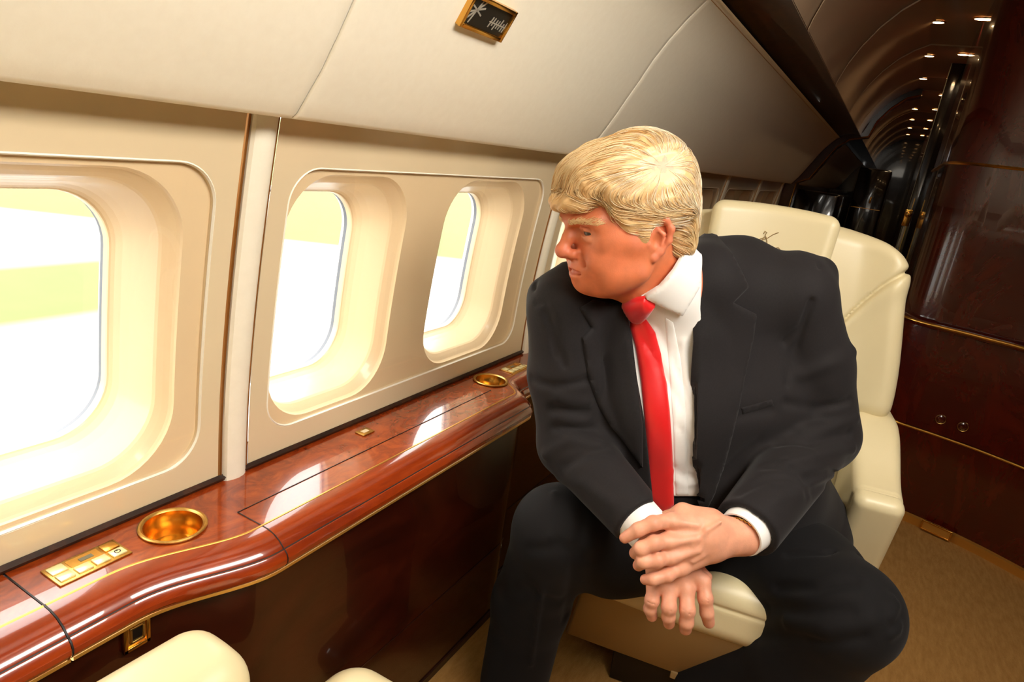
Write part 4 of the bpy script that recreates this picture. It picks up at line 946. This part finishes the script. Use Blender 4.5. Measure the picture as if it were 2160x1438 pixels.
SHB.u(cone(H(0, -.028, -.050), NB + V3([0, .02, .0]), .070, .086), .03)
for px, w, a in (([(1360, 720), (1400, 790), (1440, 860)], .007, .0022), ([(1385, 690), (1425, 770), (1455, 850)], .006, .0018), ([(1430, 900), (1450, 920), (1465, 950)], .006, .002), ([(1420, 985), (1440, 1000), (1466, 1005)], .006, .003), ([(1420, 1010), (1445, 1022), (1470, 1018)], .006, -.002), ([(1440, 720), (1450, 800), (1460, 880)], .008, -.002)): crease(SHB, px, w, a)
J.sub(lambda p: np.maximum(opening(p), -(SHB(p) + .010)), .003)
ncone = cone(H(0, -.02, .0), NB + V3([-.008, -.01, -.01]), .072, .076); OPEN2 = poly_prism([(1180, 380), (1180, 640), (1300, 640), (1466, 600), (1469, 505), (1466, 380)], 1.6)
J.sub(lambda p: np.maximum(ncone(p), OPEN2(p)), .004)
# the sleeve hollows show at the wrists
J.sub(cone(EWR - eR * .02, EWR + eR * .06, .037, .041), .002); J.sub(cone(EWL - eL * .02, EWL + eL * .06, .044, .048), .002)
sdf_obj('jacket', J, (-.62, .92, .50), (.22, 1.72, 1.30), .0042, SUIT, person, newton=2)
SH2 = Shape(); SH2.u(SHB); SH2.inter(lambda p: (project(p)[1] - 1046) * project(p)[2] / F); SH2.inter(poly_prism([(1290, 470), (1481, 470), (1480, 600), (1477, 650), (1482, 720), (1484, 1060), (1496, 1060), (1350, 1060), (1348, 960), (1336, 840), (1300, 660)], 1.42)); SH2.sub(poly_prism([(1478, 400), (1478, 512), (1460, 514), (1440, 532), (1418, 570), (1390, 600), (1358, 620), (1328, 622), (1300, 630), (1240, 600), (1240, 400)], 1.6), .002)
sdf_obj('shirt', SH2, (-.60, .92, .60), (.10, 1.55, 1.25), .0042, SHIRT, person)
SHf = lambda p: SHB(p); Jf = lambda p: J(p)
# collar leaf and stand
drape('collar', [(1318, 634), (1312, 626), (1330, 622), (1338, 640), (1327, 664)], SHf, SHIRT, person, .006, .002, 5)
drape('collar', [(1360, 622), (1392, 600), (1420, 566), (1440, 532), (1462, 512), (1474, 522), (1473, 560), (1470, 604), (1437, 662), (1400, 645)], SHf, SHIRT, person, .0075, .003, 6, rnd=.0025)
drape('placket', [(1402, 668), (1420, 680), (1436, 760), (1446, 860), (1450, 960), (1452, 1044), (1425, 1044), (1420, 900), (1412, 780)], SHf, SHIRT, person, .0014, .0, 8)
# tie: blade and knot
TS = Shape(); TS.u(SHB)
drape('tie', [(1338, 668), (1358, 666), (1382, 700), (1394, 745), (1404, 800), (1412, 860), (1417, 930), (1420, 1000), (1421, 1062), (1404, 1082), (1386, 1074), (1364, 1040), (1363, 960), (1360, 890), (1351, 800), (1340, 730), (1328, 690), (1330, 676)], SHf, TIE, person, .007, .002, 7, rnd=.012, fold=lambda x, y: .002 * np.sin((x - 1340 - (y - 680) * .16) / 14.) * smooth01((y - 690) / 60))
drape('tie_knot', [(1318, 632), (1334, 624), (1360, 621), (1382, 638), (1372, 656), (1358, 674), (1346, 680), (1337, 674), (1330, 656)], SHf, TIE, person, .016, .007, 5, rnd=.013, fold=lambda x, y: -.002 * np.exp(-((x - 1352 + (y - 640) * .1) / 5) ** 2))
# lapels, jacket front edges, breast pocket, sleeve buttons
LP = [(1470, 508), (1490, 494), (1512, 500), (1540, 535), (1562, 575), (1577, 606), (1545, 637), (1594, 662), (1588, 708), (1575, 770), (1563, 830), (1550, 890), (1532, 960), (1506, 1040), (1484, 1084), (1472, 1040), (1465, 960), (1462, 850), (1464, 720), (1464, 620), (1467, 550)]
drape('lapel', LP, Jf, SUIT, person, .0080, .0005, 7, rnd=.004, sink=.006)
drape('lapel', [(1314, 634), (1290, 640), (1250, 632), (1222, 650), (1246, 690), (1226, 712), (1240, 800), (1262, 858), (1290, 900), (1325, 942), (1356, 985), (1356, 900), (1344, 805), (1329, 712)], Jf, SUIT, person, .0080, .0005, 7, rnd=.004, sink=.006)
drape('breast_pocket', [(1563, 860), (1628, 842), (1632, 855), (1566, 874)], Jf, SUIT, person, .002, 0, 5, rnd=.0015)
# cuffs
def tube_cuff(name, a, e, L_, r0, r1, mt):
    s = MB(); u = unit3(np.cross(e, [0, 0, 1.])); w = np.cross(e, u); g = []
    for t, r in ((-.03, r0), (L_ - .002, r1), (L_, r1 - .001), (L_, r1 - .004), (L_ - .002, r1 - .005), (-.03, r0 - .005)): g.append([a + e * t + r * (math.cos(q) * u + math.sin(q) * w) for q in np.linspace(0, 2 * PI, 40, endpoint=False)])
    s.grid(g, closed_v=True); return s.build(name, mt, person, angle=60)
tube_cuff('shirt_cuff', EWR, unit3(eR + V3([.15, .1, 0])), .034, .043, .041, SHIRT); tube_cuff('shirt_cuff', EWL, unit3(eL * .8 + unit3(WRL - CM[1]) * -.2), .020, .047, .0415, SHIRT)
s = MB(); u = unit3(np.cross(eL, [0, 0, 1.])); w = np.cross(eL, u); c0 = EWL + eL * .016
for k in range(26):
    q = 2 * PI * k / 26; s.tube([c0 + .0345 * (math.cos(q + a) * u + math.sin(q + a) * w) + eL * z for a, z in ((-.09, -.001), (0, .0012), (.09, -.001))], .0016, 6)
s.build('bracelet', M['gold'], person)
# trousers
T_ = Shape()
KR, AR = P(1178, 1118, 1.345), np.array([-.468, 1.170, .085]); KL, AL = P(1788, 1292, 1.255), np.array([-.075, 1.44, .085])
T_.u(ell(P(1480, 1160, 1.58), (.19, .15, .12)))
T_.u(chain([P(1440, 1160, 1.52), P(1290, 1150, 1.42), KR], [.105, .098, .088], .04), .05)
T_.u(chain([KR, P(1120, 1270, 1.47), AR], [.088, .082, .078], .03), .03)
T_.u(chain([P(1590, 1150, 1.52), P(1700, 1215, 1.385), KL], [.110, .105, .092], .04), .06)
T_.u(chain([KL, P(1690, 1390, 1.38), AL], [.094, .100, .085], .03), .03)
T_.sub(lambda p: p[:, 2] - .07, .004)
for px, w, a in (([(1170, 1040), (1160, 1130), (1140, 1260), (1120, 1400)], .006, -.004), ([(1230, 1090), (1210, 1180), (1195, 1300)], .014, .004), ([(1120, 1160), (1180, 1150), (1240, 1180)], .012, .003), ([(1090, 1250), (1120, 1240), (1180, 1270)], .014, .003),
                 ([(1640, 1240), (1720, 1240), (1800, 1225)], .012, .004), ([(1620, 1280), (1700, 1290), (1790, 1290)], .014, .004), ([(1660, 1310), (1740, 1325), (1840, 1310)], .014, -.004), ([(1600, 1340), (1700, 1350), (1820, 1345)], .012, .004), ([(1660, 1168), (1740, 1166), (1826, 1180)], .007, .005), ([(1880, 1262), (1890, 1275), (1880, 1300)], .008, -.006), ([(1880, 1340), (1893, 1330), (1896, 1320)], .008, -.004)): crease(T_, px, w, a)
sdf_obj("trousers", T_, (-.66, .95, .04), (.36, 1.85, .80), .0055, SUIT2, person, newton=2)
drape('waistband', [(1418, 1050), (1480, 1050), (1492, 1082), (1424, 1082)], lambda p: smin(torso(p) + .020, T_(p), .01), SUIT2, person, .004, 0, 7)
for A_, K_ in ((AR, (-.0, -.12)), (AL, (.03, -.11))):
    S_ = Shape(); tq = unit3(np.array([K_[0], K_[1], 0.])); b0 = np.array([A_[0], A_[1], .045])
    S_.u(chain([b0 - tq * .05, b0 + tq * .06, b0 + tq * .16 - [0, 0, .008]], [.042, .043, .034], .02)); S_.u(cone(b0, b0 + [0, 0, .06], .046, .044), .03); S_.sub(lambda p: p[:, 2] - .002, .003)
    sdf_obj('shoe', S_, b0 - [.25, .25, .06], b0 + [.25, .25, .14], .006, SHOE, person)
# ------------------------------------------------------------ hair
hy = [-.14, -.10, -.062, -.050, -.044, -.034, -.004, .002, .006, .022, .032, .044, .060, .080, .15]
hz = [-.036, -.044, -.050, -.038, .008, .014, .014, .006, -.014, -.012, -.002, .014, .034, .049, .048]
HV = Shape()
HV.u(hell((0, -.026, .070), (.088, .110, .102)))
HV.u(hell((0, .062, .100), (.064, .052, .042)), .04)
HV.u(hch([(-.040, .040, .120), (-.032, .088, .096), (-.022, .122, .066)], [.024, .020, .012], .02), .03)
HV.u(hch([(.040, .040, .120), (.032, .088, .096), (.022, .122, .066)], [.024, .020, .012], .02), .03)
HV.u(hch([(-.042, .106, .060), (0, .126, .058), (.042, .106, .060)], [.009, .009, .009], .02), .02)
HV.u(hell((0, -.088, .005), (.068, .042, .070)), .03)
HV.u(hch([(-.045, -.088, -.040), (0, -.112, -.036), (.045, -.085, -.040)], [.020, .022, .020], .02), .02)
for s_ in (-1, 1): HV.u(hell((s_ * .069, .034, .040), (.0180, .036, .036)), .012); HV.u(hell((s_ * .070, .012, .012), (.0165, .016, .040)), .012); HV.u(hell((s_ * .072, -.035, .050), (.020, .060, .030)), .02); HV.u(hell((s_ * .070, .030, .080), (.018, .045, .030)), .02)
HV.inter(lambda p: (lambda q: (np.interp(q[:, 1], hy, hz) - q[:, 2]) * .7)(Hl(p)), .012)
wq, wu = trace(HV, np.array([1404.]), np.array([347.]), .9, 1.4); WH = Hl(wq)[0]; WN = Hl(wq + grad(HV, wq))[0] - WH
HV.sub(hell(WH + WN * .019, (.022, .030, .024)), .022)
HV.sub(lambda p: body.ev(p, body.ops[:NHEAD]) + .003, .001)
HVr = Shape(); HVr.u(HV); HVr.disp(lambda p: .0012 * np.sin(Hl(p)[:, 0] * 260 + 40 * Hl(p)[:, 1] + 3 * np.sin(Hl(p)[:, 2] * 90)))
def hairmat(name, c, c2): return mat(name, srgb(*c), .42, sheen=.0, spec=.5, noise=(50, srgb(*c2), 5, (1, 1, 1), .25))
HB = hairmat('blond_hair', (222, 186, 134), (206, 164, 108)); H1 = hairmat('light_blond_hair', (240, 216, 170), (228, 196, 144)); H2 = hairmat('pale_hair', (246, 234, 210), (238, 222, 190)); H3 = hairmat('golden_hair', (212, 168, 108), (196, 148, 86))
hair = sdf_obj('hair', HVr, HO - .19, HO + .19, .0028, HB, person)
scal = mat('pink_scalp', srgb(220, 168, 138), .5); crown = mat('pale_crown_hair', srgb(228, 204, 162), .45, noise=(90, srgb(212, 180, 134), 4, (1, 1, 1), .25)); hair.data.materials.append(crown); hair.data.materials.append(scal)
vv = np.array([0.] * (len(hair.data.vertices) * 3)); hair.data.vertices.foreach_get('co', vv); vv = vv.reshape(-1, 3) + np.array(person.location)
lv = Hl(vv)
pv = np.zeros(len(hair.data.polygons) * 4, np.int32); hair.data.loops.foreach_get('vertex_index', pv); pc = Hl(vv[pv.reshape(-1, 4)].mean(1)); dw_ = np.linalg.norm((pc - WH) @ np.array([[1, 0, 0], [0, .62, 0], [0, 0, 1.]]), axis=1) + .004 * np.sin(pc[:, 0] * 400) * np.sin(pc[:, 1] * 330)
hair.data.polygons.foreach_set('material_index', np.where(dw_ < .013, 2, np.where(dw_ < .030, 1, 0)).astype(np.int32))
seeds = vv[(lv[:, 2] > -.07)]
rs = RNG.permutation(len(seeds)); rs = rs[:5200]; p0 = seeds[rs]; q0 = Hl(p0)
def field(q):
    wl = q - WH; dw = np.linalg.norm(wl, axis=1, keepdims=True); rad = wl / (np.linalg.norm(wl, axis=1, keepdims=True) + 1e-6)
    top = rad + np.array([0, 1.0, -.1]) * smooth01((dw - .035) / .06) * (q[:, 1:2] > -.12); side = np.tile(np.array([0, -1., -.18]), (len(q), 1)); side[:, 2] -= 1.2 * smooth01((-.06 - q[:, 1]) / .05)
    t = smooth01((q[:, 2] - .040 - .25 * np.maximum(0, q[:, 1])) / .055)[:, None]; b = smooth01((-.085 - q[:, 1]) / .02)[:, None] * smooth01((dw - .03) / .03) * (1 - smooth01((q[:, 2] - .12) / .03)[:, None])
    d = top * t + side * (1 - t) + np.array([0, 0, -2.2]) * t * (1 - t); d = d * (1 - b) + (np.array([0, -.1, -1.]) + .5 * rad) * b
    return d
N_ = len(p0); jit = RNG.randn(N_, 3) * .10; height = RNG.rand(N_) * .0030 + .0002; path = [p0.copy()]; cur = p0.copy(); nst = 14; alive = np.ones(N_, bool); ln = .0035 + .0025 * RNG.rand(N_)
for k in range(nst):
    g = grad(HV, cur, .002); d = (field(Hl(cur)) + jit) @ HM; d -= (d * g).sum(1)[:, None] * g; d /= np.linalg.norm(d, axis=1, keepdims=True) + 1e-6
    cur = cur + d * ln[:, None]; dd = HV(cur); g = grad(HV, cur, .002); tgt = height * math.sin(PI * min(1, (k + 2) / nst)); cur = cur - g * (dd - tgt)[:, None]; path.append(cur.copy())
path = np.array(path)                                # steps, N, 3
def strands(name, idx, r, mt, parent):
    V_ = []; F_ = []; n = 3; pp = path[:, idx]; S_ = pp.shape[0]
    tan = np.gradient(pp, axis=0); tan /= np.linalg.norm(tan, axis=2, keepdims=True) + 1e-9; u = np.cross(tan, HU); u /= np.linalg.norm(u, axis=2, keepdims=True) + 1e-9; w = np.cross(tan, u)
    rad = r * np.sin(PI * np.linspace(.12, .97, S_))[:, None, None]
    ring = np.stack([pp + rad * (math.cos(a) * u + math.sin(a) * w) for a in (0, 2.094, 4.189)], 2)     # S,N,3,3
    A = ring.transpose(1, 0, 2, 3).reshape(-1, 3); m_ = len(idx); base_ = (np.arange(m_) * S_ * 3)[:, None, None]; k_ = (np.arange(S_ - 1) * 3)[None, :, None]; j_ = np.arange(3)[None, None, :]; j2 = (j_ + 1) % 3
    Q = np.stack([base_ + k_ + j_, base_ + k_ + j2, base_ + k_ + 3 + j2, base_ + k_ + 3 + j_], -1).reshape(-1, 4); return fastmesh(name, A, Q, mt, parent)
pale = smooth01((-.02 - q0[:, 1]) / .04) * smooth01((q0[:, 2] - .03) / .03) + .6 * smooth01((.05 - q0[:, 2]) / .03) * (q0[:, 1] > -.05) + 1.2 * np.exp(-(np.linalg.norm(q0 - WH, axis=1) / .045) ** 2); rnd_ = RNG.rand(N_)
k2 = rnd_ < pale * .75; k3 = ~k2 & (RNG.rand(N_) < .28); k1 = ~k2 & ~k3
for kk, mt_, nm in ((k1, H1, 'hair_strands'), (k2, H2, 'hair_strands'), (k3, H3, 'hair_strands')): strands(nm, np.where(kk)[0], .00052, mt_, hair)
# eyebrows
s = MB()
for s_ in (-1, 1):
    s = MB(); a = RNG.rand(230); x = s_ * (.010 + .048 * a); P_ = HO + np.column_stack([x, .1165 - .034 * a ** 2, .031 + .005 * np.sin(a * 2.6) + RNG.randn(230) * .0024]) @ HM
    Q_ = P_ + np.column_stack([s_ * (.005 + .004 * RNG.rand(230)), -.001 - .006 * a, .002 + .002 * RNG.randn(230)]) @ HM
    for _ in range(3): P_ = P_ - grad(body, P_) * (body(P_) + .0003)[:, None]; Q_ = Q_ - grad(body, Q_) * (body(Q_) - .0010)[:, None]
    Mm = (P_ + Q_) / 2; Mm = Mm - grad(body, Mm) * (body(Mm) - .0012)[:, None]
    for k in range(230): s.tube([P_[k], Mm[k], Q_[k]], [.0003, .00042, .0002], 3, False)
    s.build('eyebrow', H1, body_o)
